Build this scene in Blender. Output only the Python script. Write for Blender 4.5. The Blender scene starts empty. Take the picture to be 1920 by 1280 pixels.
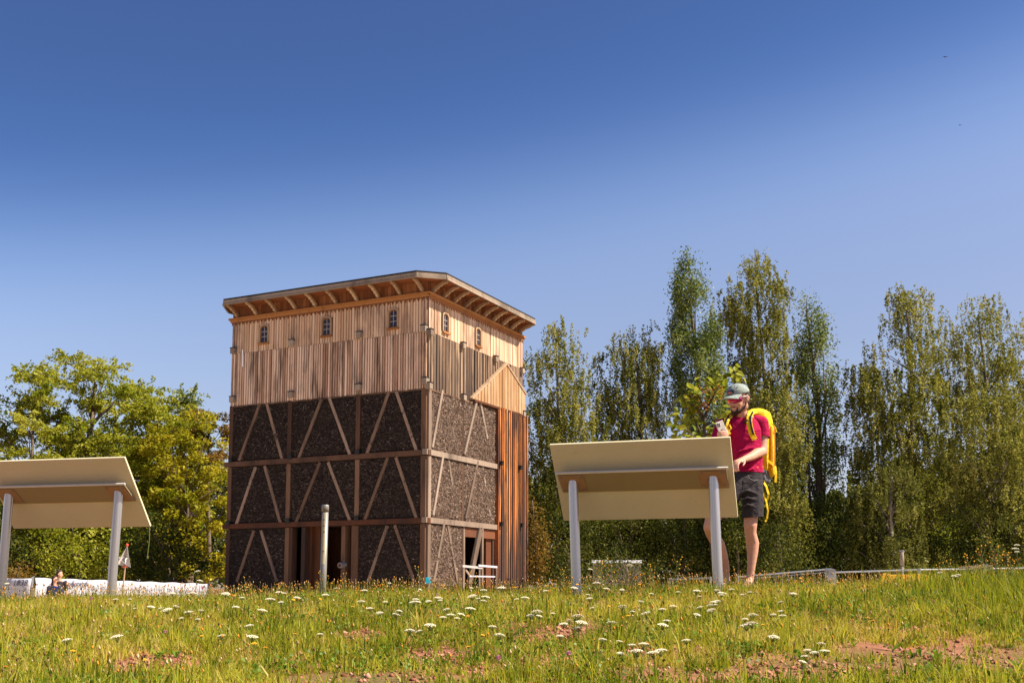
import bpy, bmesh, math, random
import numpy as np
from mathutils import Vector, Matrix
random.seed(7)
S = bpy.context.scene
COL = S.collection
# ---------------------------------------------------------------- camera
FPX, PITCH, PYC = 2040.0, math.atan(.11), 874.0        # focal length in 1920-px units, upward pitch, optical centre row
cam = bpy.data.cameras.new('camera')
cam.sensor_width = 36.0
cam.lens = FPX / 1920 * 36
cam.shift_y = (PYC - 640) / 1920                        # rising-front shift, as verticals are nearly parallel
cam.clip_start, cam.clip_end = .1, 3000
camo = bpy.data.objects.new('camera', cam)
COL.objects.link(camo)
camo.location = (0, 0, 0)
camo.rotation_euler = (math.pi / 2 + PITCH, 0, 0)
S.camera = camo
# ---------------------------------------------------------------- sky and sun
SUN_AZ, SUN_EL = 101.0, 49.0                             # azimuth clockwise from the view direction
W = bpy.data.worlds.new('World')
S.world = W
W.use_nodes = True
nt = W.node_tree
nt.nodes.clear()
sky = nt.nodes.new('ShaderNodeTexSky')
sky.sky_type = 'NISHITA'
sky.sun_disc = False
sky.sun_elevation = math.radians(SUN_EL)
sky.sun_rotation = math.radians(SUN_AZ)
sky.altitude = 100
sky.air_density = 1.0
sky.dust_density = 1.0
sky.ozone_density = 3.0
hs = nt.nodes.new('ShaderNodeMixRGB')
hs.blend_type = 'MULTIPLY'
hs.inputs[0].default_value = 1.0
tcw = nt.nodes.new('ShaderNodeTexCoord')
dotn = nt.nodes.new('ShaderNodeVectorMath')
dotn.operation = 'DOT_PRODUCT'
dotn.inputs[1].default_value = (-.15, 0, 1.0)       # height in the sky, a little lower on the sun's side (polarising-filter band)
rmp = nt.nodes.new('ShaderNodeValToRGB')
rmp.color_ramp.interpolation = 'B_SPLINE'
e = rmp.color_ramp.elements
e[0].position, e[0].color = .0, (.74, .60, .64, 1)
e[1].position, e[1].color = 1.0, (.26, .325, .50, 1)
for p_, c_ in ((.12, (.76, .62, .62)), (.20, (.79, .65, .65)), (.28, (.86, .74, .75)), (.335, (.65, .645, .735)), (.385, (.36, .43, .595)), (.43, (.275, .365, .54)), (.48, (.275, .34, .50))):
    m_ = e.new(p_); m_.color = (*c_, 1)
bg = nt.nodes.new('ShaderNodeBackground')
bg.inputs[1].default_value = .105
wo = nt.nodes.new('ShaderNodeOutputWorld')
nt.links.new(tcw.outputs['Generated'], dotn.inputs[0])
nt.links.new(dotn.outputs['Value'], rmp.inputs[0])
nt.links.new(sky.outputs[0], hs.inputs[1])
nt.links.new(rmp.outputs[0], hs.inputs[2])
nt.links.new(hs.outputs[0], bg.inputs[0])
nt.links.new(bg.outputs[0], wo.inputs[0])
sun = bpy.data.lights.new('sun', 'SUN')
sun.energy = 5.0
sun.angle = math.radians(.53)
sun.color = (1.0, .89, .72)
suno = bpy.data.objects.new('sun', sun)
COL.objects.link(suno)
az, el = math.radians(SUN_AZ), math.radians(SUN_EL)
SUN_DIR = Vector((math.sin(az) * math.cos(el), math.cos(az) * math.cos(el), math.sin(el)))
suno.rotation_euler = SUN_DIR.to_track_quat('Z', 'Y').to_euler()
suno.location = SUN_DIR * 200
S.view_settings.view_transform = 'Standard'
S.view_settings.look = 'None'
S.view_settings.gamma = 1
S.view_settings.exposure = 1.1
S.view_settings.use_curve_mapping = False
S.cycles.max_bounces = 6
S.cycles.transparent_max_bounces = 6

# ---------------------------------------------------------------- helpers
_F = Vector((0, math.cos(PITCH), math.sin(PITCH)))
_U = Vector((0, -math.sin(PITCH), math.cos(PITCH)))
def ray(px, py):
    return Vector(((px - 960) / FPX, 0, 0)) + _U * ((PYC - py) / FPX) + _F
def at(px, py, Y):
    """world point seen at photograph pixel (px, py) at distance Y in front of the camera"""
    r = ray(px, py)
    return r * (Y / r.y)

def sstep(a, b, t):
    t = np.clip((t - a) / (b - a), 0, 1)
    return t * t * (3 - 2 * t)
def ground_z(x, y):
    x = np.asarray(x, float); y = np.asarray(y, float)
    d = 8.4 - y
    slope = np.log1p(np.exp(np.clip(d * 3.2, -40, 40))) / 3.2 * .077
    z = -.085 - slope + .017 * np.clip(x, -6, 6)
    z = z - .80 * sstep(11.2, 22, y) - .3 * sstep(4, 12, -x) * sstep(14, 28, y)
    near = 1 - sstep(14, 20, y)
    z = z + near * (.014 * np.sin(2.3 * x + 1.1 * y) + .012 * np.sin(4.1 * y - 1.7 * x + 1) + .008 * np.sin(7.3 * x + 5.1 * y))
    return z
def gz(x, y):
    return float(ground_z(x, y))

class MB:
    """collects simple shapes and links them as ONE mesh object"""
    def __init__(self):
        self.v, self.f, self.mi = [], [], []
        self.m = 0
    def _add(self, vs, fs):
        o = len(self.v)
        self.v += [tuple(p) for p in vs]
        self.f += [tuple(i + o for i in f) for f in fs]
        self.mi += [self.m] * len(fs)
    def box(self, lo, hi):
        x0, y0, z0 = lo; x1, y1, z1 = hi
        self._add([(x0, y0, z0), (x1, y0, z0), (x1, y1, z0), (x0, y1, z0), (x0, y0, z1), (x1, y0, z1), (x1, y1, z1), (x0, y1, z1)],
                  [(0, 3, 2, 1), (4, 5, 6, 7), (0, 1, 5, 4), (1, 2, 6, 5), (2, 3, 7, 6), (3, 0, 4, 7)])
    def beam(self, p0, p1, w, h, up=(0, 0, 1)):
        p0, p1, up = Vector(p0), Vector(p1), Vector(up)
        d = (p1 - p0).normalized()
        s = d.cross(up)
        if s.length < 1e-4: s = d.cross(Vector((1, 0, 0)))
        s.normalize(); u = s.cross(d).normalized()
        s *= w / 2; u *= h / 2
        self._add([p0 - s - u, p0 + s - u, p0 + s + u, p0 - s + u, p1 - s - u, p1 + s - u, p1 + s + u, p1 - s + u],
                  [(0, 3, 2, 1), (4, 5, 6, 7), (0, 1, 5, 4), (1, 2, 6, 5), (2, 3, 7, 6), (3, 0, 4, 7)])
    def tube(self, pts, rad, n=8, cap=True):
        pts = [Vector(p) for p in pts]
        if not hasattr(rad, '__len__'): rad = [rad] * len(pts)
        rings = []; vs = []; fs = []
        prev = None
        for i, p in enumerate(pts):
            d = (pts[min(i + 1, len(pts) - 1)] - pts[max(i - 1, 0)])
            d = d.normalized() if d.length > 1e-9 else Vector((0, 0, 1))
            if prev is None:
                a = d.cross(Vector((0, 0, 1)))
                if a.length < 1e-3: a = d.cross(Vector((1, 0, 0)))
            else:
                a = prev - d * prev.dot(d)
                if a.length < 1e-6: a = d.cross(Vector((0, 0, 1)))
            a.normalize(); prev = a
            b = d.cross(a)
            rings.append(len(vs))
            for k in range(n):
                t = 2 * math.pi * k / n
                vs.append(p + (a * math.cos(t) + b * math.sin(t)) * rad[i])
        for i in range(len(pts) - 1):
            for k in range(n):
                k2 = (k + 1) % n
                fs.append((rings[i] + k, rings[i] + k2, rings[i + 1] + k2, rings[i + 1] + k))
        if cap:
            fs.append(tuple(rings[0] + k for k in reversed(range(n))))
            fs.append(tuple(rings[-1] + k for k in range(n)))
        self._add(vs, fs)
    def prism(self, poly, ext):
        """poly: 3D points of a planar outline, ext: extrusion vector"""
        ext = Vector(ext); n = len(poly)
        p = [Vector(q) for q in poly]
        nor = Vector((0, 0, 0))
        for i in range(n):
            nor += p[i].cross(p[(i + 1) % n])
        if nor.dot(ext) > 0: p.reverse()
        vs = p + [q + ext for q in p]
        fs = [tuple(range(n)), tuple(reversed(range(n, 2 * n)))] + [(i, i + n, (i + 1) % n + n, (i + 1) % n) for i in range(n)]
        fs = [tuple(reversed(f)) if i < 0 else f for i, f in enumerate(fs)]
        self._add(vs, fs)
    def sphere(self, c, r, seg=10, rings=6):
        c = Vector(c)
        r = r if hasattr(r, '__len__') else (r, r, r)
        vs = [c + Vector((0, 0, r[2]))]; fs = []
        for i in range(1, rings):
            a = math.pi * i / rings
            for k in range(seg):
                b = 2 * math.pi * k / seg
                vs.append(c + Vector((r[0] * math.sin(a) * math.cos(b), r[1] * math.sin(a) * math.sin(b), r[2] * math.cos(a))))
        vs.append(c - Vector((0, 0, r[2])))
        for k in range(seg):
            fs.append((0, 1 + k, 1 + (k + 1) % seg))
            for i in range(rings - 2):
                a0 = 1 + i * seg
                fs.append((a0 + k, a0 + seg + k, a0 + seg + (k + 1) % seg, a0 + (k + 1) % seg))
            fs.append((len(vs) - 1, 1 + (rings - 2) * seg + (k + 1) % seg, 1 + (rings - 2) * seg + k))
        self._add(vs, fs)
    def build(self, name, mat, parent=None, smooth=False, bevel=0):
        me = bpy.data.meshes.new(name)
        me.from_pydata(self.v, [], self.f)
        for m in (mat if isinstance(mat, (list, tuple)) else [mat]): me.materials.append(m)
        if any(self.mi): me.polygons.foreach_set('material_index', self.mi)
        if smooth: me.polygons.foreach_set('use_smooth', [True] * len(me.polygons))
        me.update()
        o = bpy.data.objects.new(name, me)
        COL.objects.link(o)
        if parent is not None: o.parent = parent
        if bevel:
            b = o.modifiers.new('bevel', 'BEVEL'); b.width = bevel; b.segments = 2; b.limit_method = 'ANGLE'
        return o
def mesh_obj(name, me, parent=None):
    o = bpy.data.objects.new(name, me); COL.objects.link(o)
    if parent is not None: o.parent = parent
    return o
def np_mesh(name, v, f, mat, attrs=None, parent=None, smooth=False):
    """v (N,3), f (M,k) numpy; attrs: name -> per-vertex floats"""
    me = bpy.data.meshes.new(name)
    f = np.asarray(f, np.int32); k = f.shape[1]
    me.vertices.add(len(v)); me.vertices.foreach_set('co', np.asarray(v, np.float32).ravel())
    me.loops.add(f.size); me.loops.foreach_set('vertex_index', f.ravel())
    me.polygons.add(len(f))
    me.polygons.foreach_set('loop_start', np.arange(0, f.size, k, dtype=np.int32))
    me.polygons.foreach_set('loop_total', np.full(len(f), k, np.int32))
    if smooth: me.polygons.foreach_set('use_smooth', np.ones(len(f), bool))
    for n, a in (attrs or {}).items():
        at_ = me.attributes.new(n, 'FLOAT', 'POINT'); at_.data.foreach_set('value', np.asarray(a, np.float32))
    me.update(calc_edges=True)
    for m in (mat if isinstance(mat, (list, tuple)) else [mat]): me.materials.append(m)
    return mesh_obj(name, me, parent)
def tag(o, label=None, cat=None, group=None, kind=None):
    if label: o['label'] = label
    if cat: o['category'] = cat
    if group: o['group'] = group
    if kind: o['kind'] = kind
    return o
def thing(name, label, cat, loc=(0, 0, 0), rz=0, group=None):
    o = bpy.data.objects.new(name, None); COL.objects.link(o)
    o.location = loc; o.rotation_euler = (0, 0, rz); o.empty_display_size = .3
    return tag(o, label, cat, group)
def copy_tree(o, parent=None):
    c = o.copy(); COL.objects.link(c); c.parent = parent
    for ch in list(o.children): copy_tree(ch, c)
    return c
def text_mesh(name, s, size, mat, loc, rot, parent=None, shear=0, ext=.004):
    cu = bpy.data.curves.new(name, 'FONT'); cu.body = s; cu.size = size; cu.shear = shear; cu.extrude = ext
    cu.align_x = 'CENTER'; cu.align_y = 'CENTER'; cu.resolution_u = 2
    t = bpy.data.objects.new(name + '_curve', cu); COL.objects.link(t)
    bpy.context.view_layer.update()
    me = bpy.data.meshes.new_from_object(t.evaluated_get(bpy.context.evaluated_depsgraph_get()))
    bpy.data.objects.remove(t); bpy.data.curves.remove(cu)
    me.materials.clear(); me.materials.append(mat)
    o = mesh_obj(name, me, parent); o.location = loc; o.rotation_euler = rot
    return o

# ---------------------------------------------------------------- materials
class NG:
    def __init__(self, name):
        self.mat = bpy.data.materials.new(name); self.mat.use_nodes = True
        self.t = self.mat.node_tree; self.t.nodes.clear()
        self.out = self.n('ShaderNodeOutputMaterial')
    def n(self, typ, **kw):
        o = self.t.nodes.new(typ)
        for k, v in kw.items(): setattr(o, k, v)
        return o
    def l(self, a, b): self.t.links.new(a, b)
    def put(self, sock, val):
        if hasattr(val, 'is_output') or isinstance(val, bpy.types.NodeSocket): self.l(val, sock)
        else: sock.default_value = val
    def noise(self, vec, scale, detail=3, rough=.55, dist=0):
        o = self.n('ShaderNodeTexNoise'); o.inputs['Scale'].default_value = scale; o.inputs['Detail'].default_value = detail
        o.inputs['Roughness'].default_value = rough; o.inputs['Distortion'].default_value = dist
        if vec is not None: self.l(vec, o.inputs['Vector'])
        return o.outputs['Fac']
    def mapping(self, vec, scale, loc=(0, 0, 0)):
        o = self.n('ShaderNodeMapping'); o.inputs['Scale'].default_value = scale; o.inputs['Location'].default_value = loc
        self.l(vec, o.inputs['Vector']); return o.outputs[0]
    def ramp(self, fac, stops, interp='LINEAR'):
        o = self.n('ShaderNodeValToRGB'); o.color_ramp.interpolation = interp
        e = o.color_ramp.elements
        while len(e) < len(stops): e.new(.5)
        for i, (p, c) in enumerate(stops):
            e[i].position = p; e[i].color = (*c, 1) if len(c) == 3 else c
        self.l(fac, o.inputs[0]); return o.outputs[0]
    def math(self, op, a, b=0, clamp=False):
        o = self.n('ShaderNodeMath', operation=op, use_clamp=clamp); self.put(o.inputs[0], a); self.put(o.inputs[1], b); return o.outputs[0]
    def mix(self, fac, a, b, blend='MIX'):
        o = self.n('ShaderNodeMixRGB', blend_type=blend); self.put(o.inputs[0], fac)
        for s, v in ((o.inputs[1], a), (o.inputs[2], b)):
            if isinstance(v, tuple): s.default_value = (*v, 1) if len(v) == 3 else v
            else: self.l(v, s)
        return o.outputs[0]
    def bump(self, h, strength, dist=.02):
        o = self.n('ShaderNodeBump'); o.inputs['Strength'].default_value = strength; o.inputs['Distance'].default_value = dist
        self.l(h, o.inputs['Height']); return o.outputs[0]
    def bsdf(self, color, rough=.7, metal=0, spec=.3, normal=None):
        o = self.n('ShaderNodeBsdfPrincipled')
        if isinstance(color, tuple): o.inputs['Base Color'].default_value = (*color, 1)
        else: self.l(color, o.inputs['Base Color'])
        self.put(o.inputs['Roughness'], rough); o.inputs['Metallic'].default_value = metal
        o.inputs['Specular IOR Level'].default_value = spec
        if normal is not None: self.l(normal, o.inputs['Normal'])
        self.l(o.outputs[0], self.out.inputs[0]); return o
    def pos(self): return self.n('ShaderNodeNewGeometry').outputs['Position']
    def objco(self): return self.n('ShaderNodeTexCoord').outputs['Object']
    def rnd(self): return self.n('ShaderNodeObjectInfo').outputs['Random']
    def attr(self, name): return self.n('ShaderNodeAttribute', attribute_name=name).outputs['Fac']

def m_plain(name, color, rough=.6, metal=0, spec=.3, var=.12, scale=6):
    g = NG(name); n = g.noise(g.objco(), scale, 4)
    c = g.mix(n, tuple(k * (1 - var) for k in color), tuple(min(1, k * (1 + var)) for k in color))
    g.bsdf(c, rough, metal, spec); return g.mat
def m_wood(name, stops, grain=7.0, stretch=.07, rnd_w=.55, dark=(.05, .035, .03), dark_at=.62, rough=.8, low=None, amt=.72, sscale=(.9, .9, .16)):
    """vertical planks: each object its own tone, long grain, weather stains; low=(z0,z1,amount) darkens with splash water near the bottom edge"""
    g = NG(name); P = g.pos()
    loc = g.n('ShaderNodeVectorMath', operation='ADD'); g.l(P, loc.inputs[0])
    cx = g.n('ShaderNodeCombineXYZ'); r = g.rnd(); g.l(g.math('MULTIPLY', r, 37.0), cx.inputs[2]); g.l(cx.outputs[0], loc.inputs[1])
    P2 = loc.outputs[0]
    gr = g.noise(g.mapping(P2, (grain * 2, grain * 2, grain * stretch * 2)), 1.0, 5, .65)
    st = g.noise(g.mapping(P, sscale), 1.0, 4, .6, .4)
    fine = g.noise(g.mapping(P2, (38, 38, 3.2)), 1.0, 3, .6)
    v = g.math('ADD', g.math('MULTIPLY', r, rnd_w), g.math('MULTIPLY', gr, 1 - rnd_w))
    v = g.math('ADD', v, g.math('MULTIPLY', g.math('SUBTRACT', fine, .5), .35), True)
    c = g.ramp(v, stops)
    fac = g.ramp(g.math('ADD', st, g.math('MULTIPLY', g.math('SUBTRACT', gr, .5), .5)), [(dark_at - .08, (0, 0, 0)), (dark_at + .14, (1, 1, 1))])
    c = g.mix(g.math('MULTIPLY', fac, amt), c, dark)
    if low:
        sx = g.n('ShaderNodeSeparateXYZ'); g.l(P, sx.inputs[0])
        mr = g.n('ShaderNodeMapRange'); mr.inputs[1].default_value = low[0]; mr.inputs[2].default_value = low[1]; mr.inputs[3].default_value = 1; mr.inputs[4].default_value = 0
        g.l(g.math('ADD', sx.outputs[2], g.math('MULTIPLY', g.math('SUBTRACT', gr, .5), 3.5)), mr.inputs[0])
        c = g.mix(g.math('MULTIPLY', mr.outputs[0], low[2]), c, dark)
    knots = g.noise(g.mapping(P2, (9, 9, 5)), 1.0, 2, .5)
    c = g.mix(g.ramp(knots, [(.70, (0, 0, 0)), (.78, (.7, .7, .7))]), c, dark)
    g.bsdf(c, rough, 0, .2, g.bump(gr, .5, .02)); return g.mat
def m_leaf(name, stops, trans=.4, gloss=.12):
    g = NG(name); t = g.attr('tint')
    c = g.ramp(t, stops)
    d = g.n('ShaderNodeBsdfDiffuse'); tr = g.n('ShaderNodeBsdfTranslucent'); gl = g.n('ShaderNodeBsdfGlossy')
    gl.inputs['Roughness'].default_value = .45; gl.inputs['Color'].default_value = (.9, .9, .85, 1)
    g.l(c, d.inputs[0]); g.l(g.mix(.25, c, (1.0, .85, .1), 'MULTIPLY'), tr.inputs[0])
    m1 = g.n('ShaderNodeMixShader'); m1.inputs[0].default_value = trans; g.l(d.outputs[0], m1.inputs[1]); g.l(tr.outputs[0], m1.inputs[2])
    m2 = g.n('ShaderNodeMixShader'); m2.inputs[0].default_value = gloss * .06; g.l(m1.outputs[0], m2.inputs[1]); g.l(gl.outputs[0], m2.inputs[2])
    g.l(m2.outputs[0], g.out.inputs[0]); return g.mat

M = {}
M['board_up'] = m_wood('weathered_tan_board', [(0, (.26, .142, .08)), (.25, (.46, .285, .175)), (.55, (.62, .42, .28)), (.8, (.69, .50, .36)), (1, (.75, .57, .43))], dark=(.16, .095, .07), dark_at=.56, rnd_w=.5, sscale=(1.5, 1.5, .35))
M['batten'] = m_wood('weathered_grey_tan_batten', [(0, (.13, .065, .042)), (.22, (.32, .18, .115)), (.45, (.55, .36, .25)), (.7, (.70, .50, .365)), (1, (.79, .61, .47))], rnd_w=.58, dark=(.085, .05, .038), dark_at=.55, amt=.85, sscale=(1.8, 1.8, .3))
M['batten_r'] = m_wood('grey_weathered_batten', [(0, (.07, .045, .035)), (.3, (.16, .10, .065)), (.55, (.30, .195, .125)), (.8, (.46, .32, .21)), (1, (.60, .44, .30))], rnd_w=.6, dark=(.055, .04, .035), dark_at=.47, low=(9.0, 11.2, .45), amt=.8, sscale=(1.8, 1.8, .22))
M['frieze'] = m_wood('reddish_sheltered_board', [(0, (.08, .026, .012)), (.4, (.175, .062, .024)), (.7, (.26, .105, .043)), (1, (.34, .155, .07))], dark=(.05, .025, .016), dark_at=.62)
M['gable'] = m_wood('fresh_tan_board', [(0, (.24, .125, .055)), (.35, (.37, .23, .115)), (.65, (.48, .335, .21)), (1, (.57, .43, .30))], dark=(.24, .11, .04), dark_at=.46, rnd_w=.45, sscale=(1.2, 1.2, .3))
M['clad'] = m_wood('orange_streaked_board', [(0, (.028, .017, .014)), (.3, (.075, .030, .016)), (.42, (.30, .075, .016)), (.6, (.58, .17, .03)), (.8, (.60, .27, .085)), (1, (.42, .29, .19))], rnd_w=.66, dark=(.035, .026, .026), dark_at=.44, low=(.0, 3.6, .8), amt=.93, sscale=(2.4, 2.4, .2))
M['timber'] = m_wood('old_brown_timber', [(0, (.035, .018, .012)), (.4, (.085, .042, .026)), (.7, (.155, .082, .048)), (1, (.25, .15, .095))], rnd_w=.62, dark=(.022, .015, .013), dark_at=.52)
M['timber_brace'] = m_wood('weathered_brace', [(0, (.085, .045, .028)), (.4, (.18, .108, .072)), (.7, (.26, .17, .12)), (1, (.36, .26, .20))], rnd_w=.7, dark=(.05, .032, .025), dark_at=.56)
M['post_brown'] = m_plain('brownish_grey_metal', (.27, .255, .23), .42, .35, .4, var=.1)
M['timber_r'] = m_wood('grey_brown_timber', [(0, (.10, .065, .048)), (.4, (.185, .13, .098)), (.7, (.26, .195, .15)), (1, (.35, .275, .22))], rnd_w=.6, dark=(.05, .035, .028), dark_at=.56)  # lighter, greyer copy of the timber, used mainly on the right face
M['timber_red'] = m_wood('reddish_brown_timber', [(0, (.05, .018, .010)), (.45, (.12, .042, .020)), (1, (.24, .10, .05))], dark=(.02, .014, .012), dark_at=.55)
M['orange_trim'] = m_wood('orange_cornice_wood', [(0, (.19, .068, .020)), (.5, (.31, .125, .036)), (1, (.40, .195, .075))], dark=(.11, .05, .025), dark_at=.62)
M['soffit'] = m_wood('red_brown_soffit', [(0, (.12, .036, .014)), (.5, (.20, .062, .022)), (1, (.26, .10, .04))], dark=(.05, .022, .013), dark_at=.64)
M['fascia'] = m_wood('grey_weathered_fascia', [(0, (.15, .11, .085)), (.5, (.29, .225, .17)), (1, (.42, .335, .26))], dark=(.08, .06, .05), dark_at=.54)
M['bracket'] = m_wood('pale_brown_bracket', [(0, (.20, .12, .07)), (.5, (.34, .22, .135)), (1, (.46, .33, .21))], dark=(.11, .065, .04), dark_at=.62)
M['hull'] = m_plain('dark_inner_wood', (.055, .03, .02), .95, var=.4, scale=1.2)
M['roof'] = m_plain('dark_roof_sheet', (.035, .035, .04), .6, var=.2)
M['iron'] = m_plain('dark_iron', (.02, .018, .018), .6, .2)
M['frame'] = m_plain('brown_window_frame', (.20, .095, .04), .7, var=.3)
M['bar'] = m_plain('pale_grey_glazing_bar', (.38, .35, .34), .6)
g = NG('window_glass'); g.bsdf(g.mix(g.noise(g.objco(), 3), (.010, .010, .018), (.04, .036, .05)), .25, 0, .35); M['glass'] = g.mat
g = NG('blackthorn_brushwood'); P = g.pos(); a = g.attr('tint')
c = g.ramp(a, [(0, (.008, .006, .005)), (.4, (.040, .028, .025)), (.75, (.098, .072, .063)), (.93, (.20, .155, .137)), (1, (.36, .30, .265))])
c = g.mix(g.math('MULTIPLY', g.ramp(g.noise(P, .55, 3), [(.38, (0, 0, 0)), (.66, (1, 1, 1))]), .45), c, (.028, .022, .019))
g.bsdf(c, .9, 0, .1); M['brush'] = g.mat  # dark copy for the face away from the sun, shade in the colour
g = NG('blackthorn_brushwood_lit_copy'); P = g.pos(); a = g.attr('tint')
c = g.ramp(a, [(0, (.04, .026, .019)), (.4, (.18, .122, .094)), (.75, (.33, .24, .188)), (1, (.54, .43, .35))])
g.bsdf(c, .9, 0, .1); M['brush_r'] = g.mat  # lighter copy of the brushwood with sunlight painted into its colours
g = NG('brushed_aluminium_post'); P = g.objco()
n = g.noise(g.mapping(P, (60, 60, 1.2)), 1, 4)
g.bsdf(g.mix(n, (.45, .445, .44), (.58, .57, .56)), g.math('ADD', .30, g.math('MULTIPLY', n, .12)), .88, .5); M['alu'] = g.mat
g = NG('beige_panel_sheet'); P = g.objco()
n = g.noise(P, 2.2, 5, .6); dirt = g.noise(g.mapping(P, (30, 30, 90)), 1, 4, .7); dz = g.noise(P, 1.1, 3)
c = g.mix(n, (.60, .53, .335), (.70, .625, .405))
spots = g.math('MULTIPLY', g.ramp(dirt, [(.60, (0, 0, 0)), (.72, (1, 1, 1))]), g.ramp(dz, [(.4, (.1, .1, .1)), (.65, (.8, .8, .8))]))
c = g.mix(spots, c, (.26, .18, .10)); g.bsdf(c, .55, 0, .35); M['panel'] = g.mat
M['panel_plate'] = m_plain('beige_plate', (.30, .24, .14), .5, var=.08, scale=3)
M['mount'] = m_plain('brown_mounting_plate', (.36, .215, .125), .5, .15, var=.12)
M['print'] = m_plain('printed_panel_face', (.6, .58, .5), .4)
M['bar_white'] = m_plain('pale_aluminium_lip', (.66, .65, .64), .4, .2)
M['label_strip'] = m_plain('yellowed_label_strip', (.52, .43, .26), .5, var=.1, scale=14)
M['wall_tan'] = m_plain('grey_brown_render', (.20, .165, .145), .9, var=.2, scale=2)
M['ink'] = m_plain('dark_ink', (.05, .045, .04), .7)
M['ink_blue'] = m_plain('grey_blue_ink', (.07, .07, .11), .7)
M['white'] = m_plain('white_paint', (.80, .80, .80), .6, var=.05)
M['banner'] = m_plain('white_banner_cloth', (.40, .395, .45), .75, var=.06, scale=2.5)
M['galv'] = m_plain('galvanised_steel', (.26, .27, .285), .45, .6, .4)
M['greybox'] = m_plain('grey_board', (.20, .19, .19), .8, var=.3)
M['signyellow'] = m_plain('yellow_sign_paint', (.72, .36, .02), .55, var=.1)
M['cyan'] = m_plain('turquoise_plastic', (.0, .38, .55), .5)
M['red'] = m_plain('red_clip', (.60, .07, .04), .5)
g = NG('smoky_translucent_sheet'); d = g.n('ShaderNodeBsdfDiffuse'); d.inputs[0].default_value = (.62, .56, .48, 1)
t = g.n('ShaderNodeBsdfTranslucent'); t.inputs[0].default_value = (.5, .46, .4, 1); mx = g.n('ShaderNodeMixShader'); mx.inputs[0].default_value = .65
g.l(t.outputs[0], mx.inputs[1]); g.l(d.outputs[0], mx.inputs[2]); g.l(mx.outputs[0], g.out.inputs[0]); M['smoke'] = g.mat
def m_bark(name, a, b, sc=(3, 3, .8)):
    g = NG(name); n = g.noise(g.mapping(g.pos(), sc), 2.0, 5, .65)
    g.bsdf(g.ramp(n, [(.3, a), (.7, b)]), .9, 0, .1, g.bump(n, .6, .05)); return g.mat
M['bark'] = m_bark('brown_bark', (.05, .035, .025), (.20, .15, .11))
M['bark_birch'] = m_bark('birch_bark', (.05, .04, .035), (.30, .26, .21), (1, 1, 3))
M['leaf_birch'] = m_leaf('birch_leaf', [(0, (.09, .105, .016)), (.5, (.25, .245, .045)), (1, (.44, .40, .115))], .44)
M['leaf_birch_shade'] = m_leaf('birch_leaf_painted_shade', [(0, (.05, .062, .010)), (.5, (.135, .14, .026)), (1, (.27, .25, .065))], .42)  # darker copy of the birch leaf, shade painted into its colour
M['leaf_poplar'] = m_leaf('poplar_leaf', [(0, (.07, .11, .02)), (.5, (.165, .21, .042)), (1, (.34, .36, .12))], .38, .3)
M['leaf_ash'] = m_leaf('ash_leaf', [(0, (.15, .19, .012)), (.5, (.32, .33, .026)), (1, (.48, .46, .08))], .5)
M['leaf_maple'] = m_leaf('maple_leaf', [(0, (.16, .17, .008)), (.5, (.35, .305, .014)), (1, (.49, .42, .04))], .44)
M['leaf_bush'] = m_leaf('bush_leaf', [(0, (.025, .035, .006)), (.5, (.065, .08, .012)), (1, (.17, .17, .03))], .42)  # leaves darkened to paint in the shade low under the trees
M['leaf_rust'] = m_leaf('rusty_leaf', [(0, (.08, .07, .012)), (.5, (.20, .12, .02)), (1, (.33, .19, .05))], .35)
M['leaf_sapling'] = m_leaf('sapling_leaf', [(0, (.10, .14, .012)), (.5, (.23, .27, .025)), (1, (.38, .39, .06))], .48)
M['grass'] = m_leaf('meadow_grass', [(0, (.10, .145, .008)), (.3, (.245, .28, .015)), (.55, (.45, .43, .036)), (.8, (.60, .46, .085)), (1, (.69, .54, .22))], .48, .2)
M['herb'] = m_leaf('meadow_herb', [(0, (.05, .11, .010)), (.6, (.13, .23, .016)), (1, (.26, .31, .04))], .35, .25)
M['carrot'] = m_plain('creamy_white_blossom', (.66, .60, .43), .8, var=.12, scale=60)
M['stem'] = m_plain('green_flower_stem', (.13, .15, .035), .8, var=.3, scale=20)
M['hawk'] = m_plain('golden_yellow_petal', (.80, .40, .012), .7, var=.2, scale=40)
M['orange'] = m_plain('orange_brown_bud', (.58, .22, .03), .8, var=.3, scale=40)
M['pink'] = m_plain('pink_clover_blossom', (.50, .16, .32), .8, var=.25, scale=60)
g = NG('sun_tanned_skin'); P = g.objco(); n = g.noise(P, 11, 4, .6); n2 = g.noise(P, 90, 3, .6); n3 = g.noise(P, 3.2, 2)
c = g.mix(n, (.47, .235, .15), (.60, .335, .225)); c = g.mix(g.math('MULTIPLY', g.ramp(n2, [(.5, (0, 0, 0)), (.75, (1, 1, 1))]), .35), c, (.33, .15, .09)); c = g.mix(g.math('MULTIPLY', n3, .35), c, (.60, .26, .18))
g.bsdf(c, .52, 0, .35, g.bump(n2, .25, .006)); M['skin'] = g.mat
M['hair'] = m_plain('dark_brown_hair', (.035, .018, .012), .75, var=.3, scale=40)
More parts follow.
